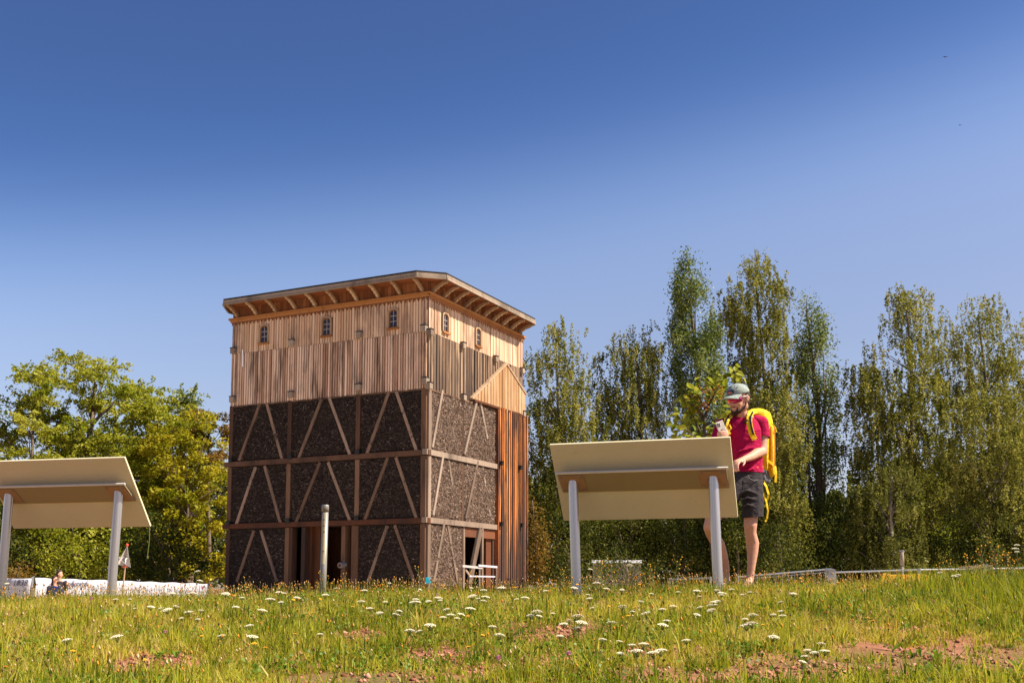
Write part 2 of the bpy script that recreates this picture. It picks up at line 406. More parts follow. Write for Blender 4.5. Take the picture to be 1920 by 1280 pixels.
# ---------------------------------------------------------------- ground
def build_ground():
    xs = np.concatenate([-np.geomspace(900, 6.2, 26), np.linspace(-6, 6, 121), np.geomspace(6.2, 900, 26)])
    ys = np.concatenate([-np.geomspace(60, .5, 8), np.linspace(0, 14, 141), np.geomspace(14.4, 1500, 40)])
    X, Y = np.meshgrid(xs, ys)
    Z = ground_z(X, Y)
    far = sstep(150, 1400, np.hypot(X, Y)); Z = Z - far * 2
    v = np.stack([X, Y, Z], -1).reshape(-1, 3)
    nx, ny = len(xs), len(ys)
    i = np.arange(ny - 1)[:, None] * nx + np.arange(nx - 1)[None]
    f = np.stack([i, i + 1, i + nx + 1, i + nx], -1).reshape(-1, 4)
    g = NG('meadow_soil'); P = g.pos()
    n1 = g.noise(P, 5, 5, .65); n2 = g.noise(P, 55, 4, .7); n3 = g.noise(P, .9, 3)
    soil = g.ramp(n1, [(.3, (.15, .055, .032)), (.55, (.27, .108, .062)), (.75, (.36, .165, .10))])
    soil = g.mix(g.math('MULTIPLY', n2, .5), soil, (.40, .21, .13))
    litter = g.ramp(n2, [(.35, (.09, .075, .02)), (.6, (.17, .14, .05)), (.8, (.27, .20, .09))])
    c = g.mix(g.ramp(n3, [(.42, (0, 0, 0)), (.6, (1, 1, 1))]), soil, litter)
    sx = g.n('ShaderNodeSeparateXYZ'); g.l(P, sx.inputs[0])
    bounce_ground = g.ramp(g.noise(P, 1.3, 5, .7), [(.3, (.50, .40, .29)), (.7, (.62, .53, .41))])     # unseen pale ground added beyond the crest to bounce sunlight onto the tower
    mr = g.n('ShaderNodeMapRange'); mr.inputs[1].default_value = 13; mr.inputs[2].default_value = 15; g.l(sx.outputs[1], mr.inputs[0])
    mr2 = g.n('ShaderNodeMapRange'); mr2.inputs[1].default_value = 72; mr2.inputs[2].default_value = 62; g.l(sx.outputs[1], mr2.inputs[0])
    c = g.mix(g.math('MULTIPLY', mr.outputs[0], mr2.outputs[0]), c, bounce_ground)
    h = g.math('ADD', g.math('MULTIPLY', n2, .5), n1)
    g.bsdf(c, .95, 0, .08, g.bump(h, .9, .02))
    o = np_mesh('meadow_ground', v, f, g.mat, smooth=True)
    tag(o, 'reddish earth slope of the flowering meadow rising to a low crest', kind='structure')
build_ground()

# ---------------------------------------------------------------- the timber tower
TH = math.radians(63.7)
TR = Vector((math.cos(TH), math.sin(TH), 0)); TL = Vector((-math.sin(TH), math.cos(TH), 0))
TC = at(798, 1098, 50.0); TC.z = 0
ZR = -.9                                                  # the tower's ground
WL, WR = 11.68, 10.12
tower = thing('timber_tower', 'tall timber-framed tower with dark brushwood infill below and pale board cladding above', 'tower', (TC.x, TC.y, ZR), TH)
def lf(y, h, out=0): return Vector((-out, y, h - ZR))
def rf(x, h, out=0): return Vector((x, -out, h - ZR))
def onl(px, py, out=0):
    r = ray(px, py); n = -TR; P = r * (((TC - TR * out).dot(n)) / r.dot(n)); return (P - TC).dot(TL), P.z
def onr(px, py, out=0):
    r = ray(px, py); n = -TL; P = r * (((TC - TL * out).dot(n)) / r.dot(n)); return (P - TC).dot(TR), P.z
H_B2, H_B1, H_BB, H_J, H_C, H_S, H_E = 3.0, 6.15, 9.15, 11.85, 13.6, 14.22, 14.5
rng = np.random.default_rng(11)
unit_box = bpy.data.meshes.new('plank_block')
_b = MB(); _b.box((-.5, -.5, 0), (.5, .5, 1)); unit_box.from_pydata(_b.v, [], _b.f)
_plank_mesh = {}
def plank(name, mat, face, u, h0, h1, w, out0, out1):
    """one vertical plank on a tower face; planks share one mesh per material"""
    if mat.name not in _plank_mesh:
        me = unit_box.copy(); me.name = 'plank'; me.materials.append(mat); _plank_mesh[mat.name] = me
    o = bpy.data.objects.new(name, _plank_mesh[mat.name]); COL.objects.link(o); o.parent = tower
    mid = (out0 + out1) / 2
    o.location = lf(u, h0, mid) if face == 'L' else rf(u, h0, mid)
    o.scale = (out1 - out0, w, h1 - h0) if face == 'L' else (w, out1 - out0, h1 - h0)
    return o
# inner hull: walls behind cladding, with two door recesses
hull = MB()
D1 = (3.95, 7.70)      # left-face doorway (y range)
D2 = (3.45, 6.70)      # right-face doorway (x range)
def hb(a, b): hull.box((a[0], a[1], a[2] - ZR), (b[0], b[1], b[2] - ZR))
hb((.02, .02, 2.95), (WR - .02, WL - .02, 14.3))
hb((.02, .02, ZR - .5), (.30, D1[0], 2.949)); hb((.02, D1[1], ZR - .5), (.30, WL - .02, 2.949))
hb((.301, .02, ZR - .5), (D2[0], .30, 2.949)); hb((D2[1], .02, ZR - .5), (WR - .02, .30, 2.949))
hb((WR - .3, .301, ZR - .5), (WR - .02, WL - .02, 2.949)); hb((.301, WL - .3, ZR - .5), (WR - .301, WL - .02, 2.949))
hb((3.3, 4.2, ZR - .5), (3.5, WL - .301, 2.948)); hb((3.501, 3.2, ZR - .5), (WR - .301, 3.4, 2.948))
hull.build('inner_wall', M['hull'], tower)

# brushwood infill panels: a lumpy mat of packed twigs, one part per bay
def brush(face, u0, u1, h0, h1, lit_copy, bulge, dens, base_out=0.02):
    r = rng
    nu, nh = int((u1 - u0) / .11) + 2, int((h1 - h0) / .11) + 2
    U, Hh = np.meshgrid(np.linspace(u0, u1, nu), np.linspace(h0, h1, nh))
    lump = np.zeros_like(U)
    for k in range(26):
        cu, ch, s, a = r.uniform(u0, u1), r.uniform(h0, h1), r.uniform(.15, .5), r.uniform(-1, 1)
        lump += a * np.exp(-((U - cu) ** 2 + ((Hh - ch) * 1.5) ** 2) / (2 * s * s))
    edge = np.minimum(np.minimum(U - u0, u1 - U), np.minimum(Hh - h0, h1 - Hh)) / .25
    out = base_out + bulge * (np.clip(lump * .5 + .45, 0, 1.4)) * np.clip(edge, .1, 1) + r.normal(0, .012, U.shape)
    V = [np.stack([U, Hh, out], -1).reshape(-1, 3)]
    i = np.arange(nh - 1)[:, None] * nu + np.arange(nu - 1)[None]
    Fq = [np.stack([i, i + 1, i + nu + 1, i + nu], -1).reshape(-1, 4)]
    T = [np.clip(r.normal(.22, .12, U.size), 0, 1)]
    n = int((u1 - u0) * (h1 - h0) * dens)
    cu, ch = r.uniform(u0 + .03, u1 - .03, n), r.uniform(h0 + .03, h1 - .03, n)
    iu = np.clip(((cu - u0) / (u1 - u0) * (nu - 1)).astype(int), 0, nu - 1); ih = np.clip(((ch - h0) / (h1 - h0) * (nh - 1)).astype(int), 0, nh - 1)
    co = out[ih, iu] + .01
    ang = r.normal(0, .75, n) + np.where(r.random(n) < .3, math.pi / 2, 0); L = r.uniform(.025, .075, n); wd = r.uniform(.008, .018, n)
    du, dh, do = np.cos(ang) * L, np.sin(ang) * L, r.uniform(-.02, .05, n)
    pu, ph = -np.sin(ang) * wd, np.cos(ang) * wd
    q = np.stack([np.stack([cu - du - pu, ch - dh - ph, co], -1), np.stack([cu - du + pu, ch - dh + ph, co + .012], -1),
                  np.stack([cu + du + pu, ch + dh + ph, co + do + .012], -1), np.stack([cu + du - pu, ch + dh - ph, co + do], -1)], 1)
    lim = np.clip(q[..., 0], u0, u1); q[..., 0] = lim; q[..., 1] = np.clip(q[..., 1], h0, h1)
    V.append(q.reshape(-1, 3)); Fq.append(np.arange(n * 4).reshape(-1, 4) + nu * nh)
    T.append(np.repeat(np.clip(r.beta(1.3, 2.4, n), 0, 1), 4))
    V = np.concatenate(V); Fq = np.concatenate(Fq); T = np.concatenate(T)
    if face == 'L': W_ = np.stack([-V[:, 2], V[:, 0], V[:, 1] - ZR], -1)
    else: W_ = np.stack([V[:, 0], -V[:, 2], V[:, 1] - ZR], -1)
    o = np_mesh('brushwood_infill', W_, Fq, M['brush_r' if lit_copy else 'brush'], {'tint': T}, tower)
    tag(o, kind='stuff')
PL = [0.0, 3.79, 7.86, WL]; PR = [0.0, 3.34, 6.88]
ST = [(ZR, H_B2 - .16), (H_B2 + .16, H_B1 - .16), (H_B1 + .16, H_BB - .02)]
for s, (a, b) in enumerate(ST):
    for k in range(3):
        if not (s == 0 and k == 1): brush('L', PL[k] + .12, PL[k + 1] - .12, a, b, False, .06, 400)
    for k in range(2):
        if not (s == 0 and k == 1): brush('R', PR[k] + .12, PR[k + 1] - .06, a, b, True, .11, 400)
# posts, rails, braces
def timber(name, face, p, q, w, out0, out1, mat, inplane=True):
    f = lf if face == 'L' else rf
    b = MB(); mid = (out0 + out1) / 2
    up = Vector((1, 0, 0)) if face == 'L' else Vector((0, 1, 0))
    b.beam(f(p[0], p[1], mid), f(q[0], q[1], mid), w, out1 - out0, up)
    return b.build(name, mat, tower)
for s, (a, b) in enumerate([(ZR, H_B2 - .15), (H_B2 + .15, H_B1 - .15), (H_B1 + .15, H_BB)]):
    for k, u in enumerate(PL):
        uu = u + (.13 if k == 0 else -.12 if k == 3 else 0)
        timber('post', 'L', (uu, a), (uu, b), .24 if k else .26, -.1, .10, M['timber'])
    for k, u in enumerate(PR[:2]):
        uu = u + (.125 if k == 0 else 0)
        timber('post', 'R', (uu, a), (uu, b), .25 if k == 0 else .20, -.1 if k else -.095, .102 if k == 0 else .07, M['timber_r'] if k == 0 else M['timber'])
for h, tone in ((H_B2, 'timber_red'), (H_B1, 'timber')):
    timber('rail_beam', 'L', (-.18, h), (WL + .22, h), .24, -.1, .15, M[tone])
    timber('rail_beam', 'R', (-.25, h + .02), (7.0, h + .02), .25, -.1, .155, M['timber_r'])
def brace_l(p, q, mat='timber_brace'):
    a, b = onl(*p, .1), onl(*q, .1); timber('brace', 'L', a, b, .155, .0, .115, M[mat])
def brace_r(p, q, mat='timber_r', out=.10):
    a, b = onr(*p, .1), onr(*q, .1); timber('brace', 'R', a, b, .16, -.02, out, M[mat])
for p, q in [((487, 757), (448, 863)), ((500, 756), (529, 861)), ((603, 747), (560, 858)), ((617, 745), (656, 852)), ((729, 735), (688, 850)), ((743, 734), (781, 845)),
             ((479, 875), (442, 985)), ((496, 873), (526, 982)), ((600, 866), (554, 981)), ((615, 866), (656, 976)), ((727, 857), (684, 974)), ((742, 857), (781, 972)),
             ((476, 994), (444, 1090)), ((489, 994), (519, 1090)), ((726, 985), (690, 1090)), ((740, 984), (777, 1090))]:
    brace_l(p, q)
for p, q, o in [((829, 731), (810, 838), .15), ((841, 736), (858, 850), .05), ((893, 751), (870, 851), .16), ((901, 754), (914, 822), .12),
                ((830, 852), (811, 965), .16), ((842, 856), (858, 970), .08), ((895, 864), (872, 971), .16), ((906, 870), (922, 977), .07),
                ((832, 977), (812, 1090), .16), ((839, 977), (858, 1090), .11)]:
    brace_r(p, q, 'timber_r', o)
# door frames and inner timbers
for u in (D1[0] + .02, 6.92 - .02, 4.55, D1[1] - .02):
    timber('door_post', 'L', (u, ZR), (u, H_B2 - .15), .22, -.35, .06, M['timber'])
for k in range(16):
    plank('back_board', M['timber_red'], 'L', 7.75 - .17 * k, ZR, H_B2 - .06, .16, -3.2 + .002 * (k % 3), -3.15 + .004 * (k % 4))
for k in range(8):
    plank('back_board', M['timber_red'], 'L', 7.62 - .165 * k, ZR, H_B2 - .06, .155, -1.15, -1.1 + .01 * (k % 3))
o = MB()
o.tube([lf(4.42, 1.02, .08), lf(4.42, .98, .5)], [.12, .13], 12)
o.m = 1; o.tube([lf(4.42, .98, .501), lf(4.42, .98, .51)], [.09, .09], 12); o.m = 0
o.beam(lf(4.5, 1.0, .05), lf(4.44, 1.25, .12), .04, .04)
o.build('spotlight', [M['greybox'], M['timber_red']], tower)
timber('door_post', 'R', (3.52, ZR), (3.52, H_B2 - .13), .17, -.2, .06, M['timber_r'])
timber('door_post', 'R', (6.5, ZR), (6.5, H_B2 - .5), .75, -.3, -.1, M['timber_red'])
timber('door_lintel', 'R', (3.42, H_B2 - .37), (7.15, H_B2 - .37), .44, -.2, .04, M['timber_red'])
timber('door_post', 'R', (5.28, ZR), (5.28, H_B2 - .12), .17, .05, .16, M['timber_r'])
timber('door_brace', 'R', (3.95, ZR + .9), (5.12, H_B2 - .16), .34, .03, .16, M['timber_r'])
timber('door_post', 'R', (4.9, ZR), (4.9, H_B2 - .6), .3, -.9, -.7, M['timber_red'])
timber('door_brace', 'R', (3.6, 2.6), (5.0, .0), .22, -.95, -.8, M['timber_red'])
brush('R', 5.3, 7.6, ZR, H_B2 - .1, False, .1, 300, -2.5)

# board cladding
WIN = [('L', 495, 626), ('L', 612, 612), ('L', 737, 597), ('R', 836, 605), ('R', 897, 632)]
WPOS = [(a[0], *(onl(a[1], a[2], .1) if a[0] == 'L' else onr(a[1], a[2], .1))) for a in WIN]
def row(face, name, mat, u0, u1, sp, w, h0, h1, o0, o1, jit=.012, alt=0, skip=None, hj=0):
    n = int(round((u1 - u0) / sp)); sp = (u1 - u0) / n
    for k in range(n):
        u = u0 + sp * (k + .5)
        ww = w * sp * rng.uniform(.9, 1.08); off = rng.uniform(-jit, jit) + (alt if k % 2 else 0)
        a = h0(u) if callable(h0) else h0; b = h1(u) if callable(h1) else h1
        if skip and skip(u): continue
        if b - a < .1: continue
        wn = [w_ for w_ in WPOS if name == 'board' and w_[0] == face and abs(w_[1] - u) < .28 + ww * .3]
        if wn:                                            # boards stop below and above a window opening
            plank(name, mat, face, u, a, wn[0][2] - .46, ww, o0, o1 + off); a = wn[0][2] + .44
        plank(name, mat, face, u, a + rng.uniform(-hj, hj), b, ww, o0, o1 + off)
row('L', 'board', M['board_up'], 0.0, WL, .158, .80, H_J + .015, H_C + .02, .01, .06, .010, .012)
row('L', 'batten', M['batten'], 0.0, WL, .145, .66, H_BB, H_J, .01, .075, .016, .02, hj=.015)
row('R', 'board', M['board_up'], 0.0, WR, .16, .80, H_J + .015, H_C + .02, .01, .06, .010, .012)
GAB = [(4.15, 9.35), (7.85, 11.72), (WR + .02, 10.5)]
def gab_top(u):
    if u < GAB[1][0]: return GAB[0][1] + (u - GAB[0][0]) / (GAB[1][0] - GAB[0][0]) * (GAB[1][1] - GAB[0][1])
    return GAB[1][1] + (u - GAB[1][0]) / (GAB[2][0] - GAB[1][0]) * (GAB[2][1] - GAB[1][1])
row('R', 'batten', M['batten_r'], 0.0, WR, .145, .70, lambda u: H_BB if u < 4.3 else gab_top(u) - .25, H_J, .01, .07, .014, .018, hj=.01)
row('R', 'gable_board', M['gable'], 4.2, WR + .02, .165, .90, lambda u: 9.3, lambda u: gab_top(u) - .02, .02, .20, .008, .012)
row('R', 'cladding_board', M['clad'], 6.88, WR + .30, .125, .74, ZR, 9.32, -.1, .20, .02, .03)
row('L', 'frieze_board', M['frieze'], 0.0, WL, .20, .93, H_C + .10, H_E - .02, .0, .035, .006)
row('R', 'frieze_board', M['frieze'], 0.0, WR, .20, .93, H_C + .10, H_E - .02, .0, .035, .006)
# backing sheet behind board joints
bk = MB()
bk.box((-.012, 0, H_BB - ZR), (.015, WL, H_J - ZR)); bk.box((0, -.012, H_BB - ZR), (WR, .013, H_J - ZR))
bk.box((-.03, 0, H_J - ZR + .002), (.013, WL, H_E - .1 - ZR)); bk.box((0.001, -.03, H_J - ZR + .002), (WR, .012, H_E - .1 - ZR))
bk.box((6.90, -.12, 0), (WR + .28, -.0, 9.3 - ZR)); bk.box((WR - .02, -.12, 0), (WR + .28, 1.4, 9.3 - ZR))
bk.build('sheathing', M['timber_red'], tower)
b = MB(); b.beam(rf(GAB[0][0] - .15, GAB[0][1] - .06, .12), rf(GAB[1][0], GAB[1][1] + .04, .12), .26, .10, (0, 0, 1)); b.build('gable_roof_edge', M['bracket'], tower)
b = MB(); b.beam(rf(GAB[1][0], GAB[1][1] + .03, .12), rf(GAB[2][0] + .1, GAB[2][1] - .02, .12), .26, .10, (0, 0, 1)); b.build('gable_roof_edge', M['bracket'], tower)
b = MB(); b.box((4.3, -.215, 9.20 - ZR), (WR + .03, -.0, 9.30 - ZR)); b.build('gable_sill', M['timber_red'], tower)
# joint ledges
for face, Wd in (('L', WL), ('R', WR)):
    timber('joint_ledge', face, (0, H_BB - .03), (Wd if face == 'L' else 4.3, H_BB - .03), .07, 0, .095, M['timber'])
# cornice with scalloped trim
for face, Wd in (('L', WL), ('R', WR)):
    f = lf if face == 'L' else rf
    timber('cornice', face, (-.17, H_C + .08), (Wd + .17, H_C + .08), .10, .0, .20 if face == 'L' else .197, M['orange_trim'])
    timber('cornice_band', face, (-.10, H_C - .03), (Wd + .1, H_C - .03), .12, .0, .125 if face == 'L' else .123, M['orange_trim'])
    sc = MB(); n = int(Wd / .235)
    for k in range(n):
        a = Wd * k / n; w = Wd / n
        # teeth hang between neighbouring arches
        tooth = [f(a, H_C - .085, .085), f(a + w, H_C - .085, .085), f(a + w, H_C - .27, .085), f(a + w * .86, H_C - .20, .085), f(a + w * .66, H_C - .14, .085), f(a + w * .5, H_C - .125, .085), f(a + w * .34, H_C - .14, .085), f(a + w * .14, H_C - .20, .085), f(a, H_C - .27, .085)]
        sc.prism(tooth, f(0, 0, .03) - f(0, 0, 0))
    so = sc.build('scalloped_trim', M['frieze'], tower); tag(so, kind='stuff')
# eaves: octagonal overhang, soffit boards, fascia, low roof
OV = 1.0
oct_ = [(-OV, .05), (-.05, -OV), (WR - .42, -OV), (WR + .30, -.15), (WR + .30, WL + .15), (WR - .42, WL + .6), (.32, WL + .6), (-OV, WL - .2)]
b = MB(); b.prism([Vector((x, y, H_S + .05 - ZR)) for x, y in oct_], (0, 0, .06)); b.build('soffit', M['soffit'], tower)
cen = Vector((WR / 2, WL / 2, 0))
for i in range(8):
    p, q = Vector((*oct_[i], 0)), Vector((*oct_[(i + 1) % 8], 0))
    d = (q - p).normalized(); nrm = Vector((d.y, -d.x, 0))
    b = MB(); z0 = H_S - .02 - ZR
    lo = p + Vector((0, 0, z0)); hi = q + Vector((0, 0, z0))
    b.prism([lo, hi, hi + Vector((0, 0, .25)), lo + Vector((0, 0, .25))], nrm * .045); b.build('fascia_board', M['fascia'], tower)
    b = MB(); lo = p + nrm * .046 + Vector((0, 0, z0)); hi = q + nrm * .046 + Vector((0, 0, z0))
    b.prism([lo, hi, hi + Vector((0, 0, .08)), lo + Vector((0, 0, .08))], nrm * .03); b.build('fascia_strip', M['fascia'], tower)
r_ = MB(); apex = Vector((WR / 2, WL / 2, H_E + .55 - ZR))
ring = [Vector((cen.x + (x - cen.x) * 1.004, cen.y + (y - cen.y) * 1.004, H_E + .0 - ZR)) for x, y in oct_]
ring2 = [p + Vector((0, 0, .035)) for p in ring]
r_._add(ring + ring2 + [apex], [(i, (i + 1) % 8, (i + 1) % 8 + 8, i + 8) for i in range(8)] + [(i + 8, (i + 1) % 8 + 8, 16) for i in range(8)] + [tuple(reversed(range(8)))])
r_.build('roof', M['roof'], tower)
# carved brackets under the eaves
prof = [(0.0, 13.70), (.07, 13.70), (.12, 13.78), (.22, 13.81), (.27, 13.89), (.38, 13.92), (.43, 14.00), (.56, 14.03), (.64, 14.10), (.90, 14.15), (.90, 14.24), (.66, 14.24), (.40, 14.11), (.16, 13.97), (0.0, 13.90)]
def bracket(face, u):
    b = MB(); f = lf if face == 'L' else rf
    w = .135
    b.prism([f(u - w / 2, h, .03 + o) for o, h in prof], f(u + w / 2, 0, 0) - f(u - w / 2, 0, 0))
    return b.build('eave_bracket', M['bracket'], tower)
for k in range(10):
    bracket('L', .25 + k * (WL - .6) / 9)
    bracket('R', .25 + k * (WR - .75) / 9)
# beam-end blocks
def block(face, px, py, s=.27, out=.26, dark=False):
    u, h = onl(px, py, .15) if face == 'L' else onr(px, py, .15)
    b = MB(); f = lf if face == 'L' else rf
    if dark:
        b.m = 1
    up = Vector((0, 0, 1))
    b.beam(f(u, h, .0), f(u, h, out), s, s, up)
    b.m = 1; b.beam(f(u, h + s / 2 + .025, .0), f(u, h + s / 2 + .025, out + .02), s + .03, .04, up)
    b.build('beam_end', [M['fascia'], M['iron']], tower)
for px, py in [(438, 658), (547, 643), (674, 628), (795, 616), (436, 749), (546, 740), (672, 726), (797, 714)]: block('L', px, py)
for px, py in [(807, 623), (868, 648), (929, 673), (979, 695), (805, 723), (869, 745), (981, 776)]: block('R', px, py)
for px, py in [(432, 863), (544, 857), (671, 848), (428, 982), (540, 977), (669, 972)]: block('L', px, py, .20, .2, True)
for px, py in [(936, 869), (971, 877), (936, 983), (974, 985)]: block('R', px, py, .17, .38, True)
# arched windows
def window(face, px, py, w=.46, h=.88):
    u, hc = onl(px, py, .1) if face == 'L' else onr(px, py, .1)
    f = lf if face == 'L' else rf
    def arch(w, h, drop=0):
        pts = [(-w / 2, -h / 2 - drop), (w / 2, -h / 2 - drop)]
        for t in np.linspace(0, math.pi, 9): pts.append((w / 2 * math.cos(t), h / 2 - .14 * w / .46 + .14 * w / .46 * math.sin(t)))
        return pts
    def ring(name, w, h, tk, o0, o1, mat, parent):
        b = MB(); A, B = arch(w + 2 * tk, h + 2 * tk), arch(w, h); n = len(A)
        e = f(0, 0, o1) - f(0, 0, o0)
        for i in range(n):
            j = (i + 1) % n
            b.prism([f(u + A[i][0], hc + A[i][1], o0), f(u + A[j][0], hc + A[j][1], o0), f(u + B[j][0], hc + B[j][1], o0), f(u + B[i][0], hc + B[i][1], o0)], e)
        return b.build(name, mat, parent)
    wf = ring('window', w, h, .085, .0, .13, M['bracket'], tower)
    ring('frame', w - .01, h - .01, -.04, .036, .075, M['frame'], wf)
    b = MB(); A = arch(w - .06, h - .06)
    b.prism([f(u + x, hc + y, .032) for x, y in A], f(0, 0, .004) - f(0, 0, 0)); b.build('dark_backing', M['iron'], wf)  # flat black sheet in place of a dark hollow behind the panes
    for i in range(2):
        for j in range(3):
            pw, ph = (w - .08) / 2, (h - .10) / 3
            b = MB(); x0 = -(w - .08) / 2 + i * pw + .012; z0 = -(h - .10) / 2 + j * ph + .012
            cut = .05 if j == 2 else 0
            pts = [(x0, z0), (x0 + pw - .024, z0), (x0 + pw - .024, z0 + ph - .024 - (cut if i == 1 else 0)), (x0, z0 + ph - .024 - (cut if i == 0 else 0))]
            b.prism([f(u + x, hc + y, .040) for x, y in pts], f(0, 0, .004) - f(0, 0, 0)); b.build('pane', M['glass'], wf)
    b = MB(); b.beam(f(u, hc - h / 2 + .04, .055), f(u, hc + h / 2 - .05, .055), .028, .018, f(1, 0, 0) - f(0, 0, 0)); b.build('glazing_bar', M['bar'], wf)
    for j in (1, 2):
        z = hc - (h - .10) / 2 + j * (h - .10) / 3
        b = MB(); b.beam(f(u - w / 2 + .04, z, .0555), f(u + w / 2 - .04, z, .0555), .017, .026, (0, 0, 1)); b.build('glazing_bar', M['bar'], wf)
    b = MB(); b.beam(f(u - w / 2 - .1, hc - h / 2 - .06, .10), f(u + w / 2 + .1, hc - h / 2 - .06, .10), .17, .07, (0, 0, 1)); b.build('sill', M['orange_trim'], wf)
for a in WIN: window(*a)
b = MB(); a = onl(455, 655, .1); c_ = onl(455, 687, .1); b.beam(lf(a[0], a[1], .10), lf(c_[0], c_[1], .10), .07, .02, (1, 0, 0)); tag(b.build('white_strip', M['white'], tower), 'narrow white strip among the weathered battens')  # narrow white strip standing for a bright batten edge
# ---------------------------------------------------------------- trees
def leaf_quads(P, size, r, up=0.0, aspect=.62):
    """rhombus leaves at points P (N,3)"""
    n = len(P)
    nrm = r.normal(0, 1, (n, 3)); nrm[:, 2] += up; nrm /= np.linalg.norm(nrm, axis=1, keepdims=True) + 1e-9
    a = r.normal(0, 1, (n, 3)); a -= nrm * (a * nrm).sum(1, keepdims=True); a /= np.linalg.norm(a, axis=1, keepdims=True) + 1e-9
    b = np.cross(nrm, a)
    L = size * r.uniform(.65, 1.3, (n, 1)); Wd = L * aspect
    fold = nrm * L * .12
    q = np.stack([P - a * L * .5, P + b * Wd * .5 + fold, P + a * L * .5, P - b * Wd * .5 + fold], 1)
    return q.reshape(-1, 3), np.arange(n * 4).reshape(-1, 4)
def tree(name, label, kind, Y, prof, trunk_px, leafmat, bark, leaf=.14, lai=3.0, seed=1, depth=.9, group=None, trunk_r=.22, limbs=40, cull=.30, topseed=None, branches=(), cat='tree'):
    r = np.random.default_rng(seed)
    prof = np.array(prof, float)
    sc = Y / FPX
    py = np.linspace(prof[0, 0], prof[-1, 0], 200)
    xl = np.interp(py, prof[:, 0], prof[:, 1]); xr = np.interp(py, prof[:, 0], prof[:, 2])
    wf = .5 + .11 * np.exp(-(py - py[0]) / (py[-1] - py[0]) / .22) if kind == 'birch' else .5
    xc = (xl + xr) / 2; xl, xr = xc + (xl - xc) * 2 * wf, xc + (xr - xc) * 2 * wf
    width = np.maximum(xr - xl, 2)
    area = np.trapezoid(width, py) if hasattr(np, 'trapezoid') else np.trapz(width, py)
    nleaf = int(area * sc * sc * lai * (2.3 if kind == 'ash' else 1.0 if kind == 'bush' else 1.9 if kind == 'birch' else 1.6) / (leaf * leaf * .31))
    crad = {'birch': .50, 'poplar': .45, 'ash': .9, 'maple': .66, 'bush': .5}[kind]
    ncl = int(max(14, area * sc * sc / (crad * crad * 3.0) * 3.0))
    cdf = np.cumsum(width); cdf /= cdf[-1]
    i = np.searchsorted(cdf, r.random(ncl)); i = np.clip(i, 0, 199)
    u = r.random(ncl) ** .42; ph = r.uniform(0, 2 * math.pi, ncl)
    half = width[i] / 2 * sc
    inner = np.maximum(half * 1.12 - crad * .30, half * .4)
    cx = (xl[i] + xr[i]) / 2; base = np.array([at(a, b, Y) for a, b in zip(cx, py[i])])
    C = base + np.stack([inner * u * np.cos(ph), inner * u * np.sin(ph) * depth, r.normal(0, .15, ncl)], 1)
    # uneven growth: whole pockets without clumps
    nz = np.sin(C[:, 0] * 1.9 + seed) * np.sin(C[:, 2] * 1.45 + seed * 2.1) + .6 * np.sin(C[:, 1] * 1.7 + C[:, 2] * .8 + seed)
    keep = nz > np.quantile(nz, cull * .4); keep[np.argsort(-C[:, 2])[:4]] = True
    C = C[keep]; half = half[keep]; ncl = len(C)
    wgt = r.uniform(.5, 1.5, ncl) * np.clip(half / max(half.mean(), .01), .6, 1.1); wgt /= wgt.sum()
    cid = r.choice(ncl, nleaf, p=wgt)
    ctint = r.normal(0, .2, ncl)
    if kind == 'birch':
        ns = 7
        so = r.normal(0, crad * .8, (ncl, ns, 3)); so[:, :, 2] *= .5
        sl = r.uniform(.4, 1.9, (ncl, ns)); s = r.integers(0, ns, nleaf)
        t = r.random(nleaf) ** 1.2
        P = C[cid] + so[cid, s]
        P[:, 2] += .35 - t * sl[cid, s] + .0
        sway = r.normal(0, .12, (ncl, ns, 2)); P[:, :2] += sway[cid, s] * t[:, None]
        P += r.normal(0, .055, (nleaf, 3))
        up = 0.1
    elif kind == 'poplar':
        P = C[cid] + r.normal(0, 1, (nleaf, 3)) * np.array([.24, .24, .48]); up = .2
    elif kind == 'maple':
        d = r.normal(0, 1, (nleaf, 3)); d /= np.linalg.norm(d, axis=1, keepdims=True); rad = r.random(nleaf) ** .33
        P = C[cid] + d * rad[:, None] * np.array([.62, .62, .40]); up = .9
    elif kind == 'ash':
        # sprays: leaves along short drooping fronds
        nf = 9
        fd = r.normal(0, 1, (ncl, nf, 3)); fd[:, :, 2] = fd[:, :, 2] * .4 + .25; fd /= np.linalg.norm(fd, axis=2, keepdims=True)
        s = r.integers(0, nf, nleaf); t = r.random(nleaf) ** .7
        P = C[cid] + fd[cid, s] * (t * crad * 1.5)[:, None]; P[:, 2] -= .35 * t * t
        P += r.normal(0, .09, (nleaf, 3)); up = .8
    else:
        P = C[cid] + r.normal(0, 1, (nleaf, 3)) * np.array([.34, .34, .30]); up = .3
    ok = P[:, 2] > -1.0; P = P[ok]; cid = cid[ok]
    V, Fq = leaf_quads(P, leaf, r, up)
    tint = np.clip(.45 + ctint[cid] + r.normal(0, .2, len(P)), 0, 1)
    bpt = at(trunk_px[0][0], trunk_px[0][1], Y); gzv = gz(bpt.x, Y)
    root = thing(name, label, cat, (bpt.x, Y, gzv - .05), 0, group)
    off = np.array([bpt.x, Y, gzv - .05])
    np_mesh('crown', V - off, Fq, leafmat, {'tint': np.repeat(tint, 4)}, root)
    tb = MB(); pts = [Vector((bpt.x, Y, gzv - .1))] + [at(a, b, Y) for a, b in trunk_px[1:]]
    pts = [p - Vector(off) for p in pts]
    n = len(pts); fine = []
    for k in range(n - 1):
        for q in range(4): fine.append(pts[k].lerp(pts[k + 1], q / 4) + Vector(r.normal(0, .035, 3)) * (1 if k or q else 0))
    fine.append(pts[-1])
    H = fine[-1].z
    tb.tube(fine, [trunk_r * (1 - .85 * max(0, p.z) / max(H, .1)) + .02 for p in fine], 8)
    idx = r.choice(ncl, min(limbs, ncl), replace=False)
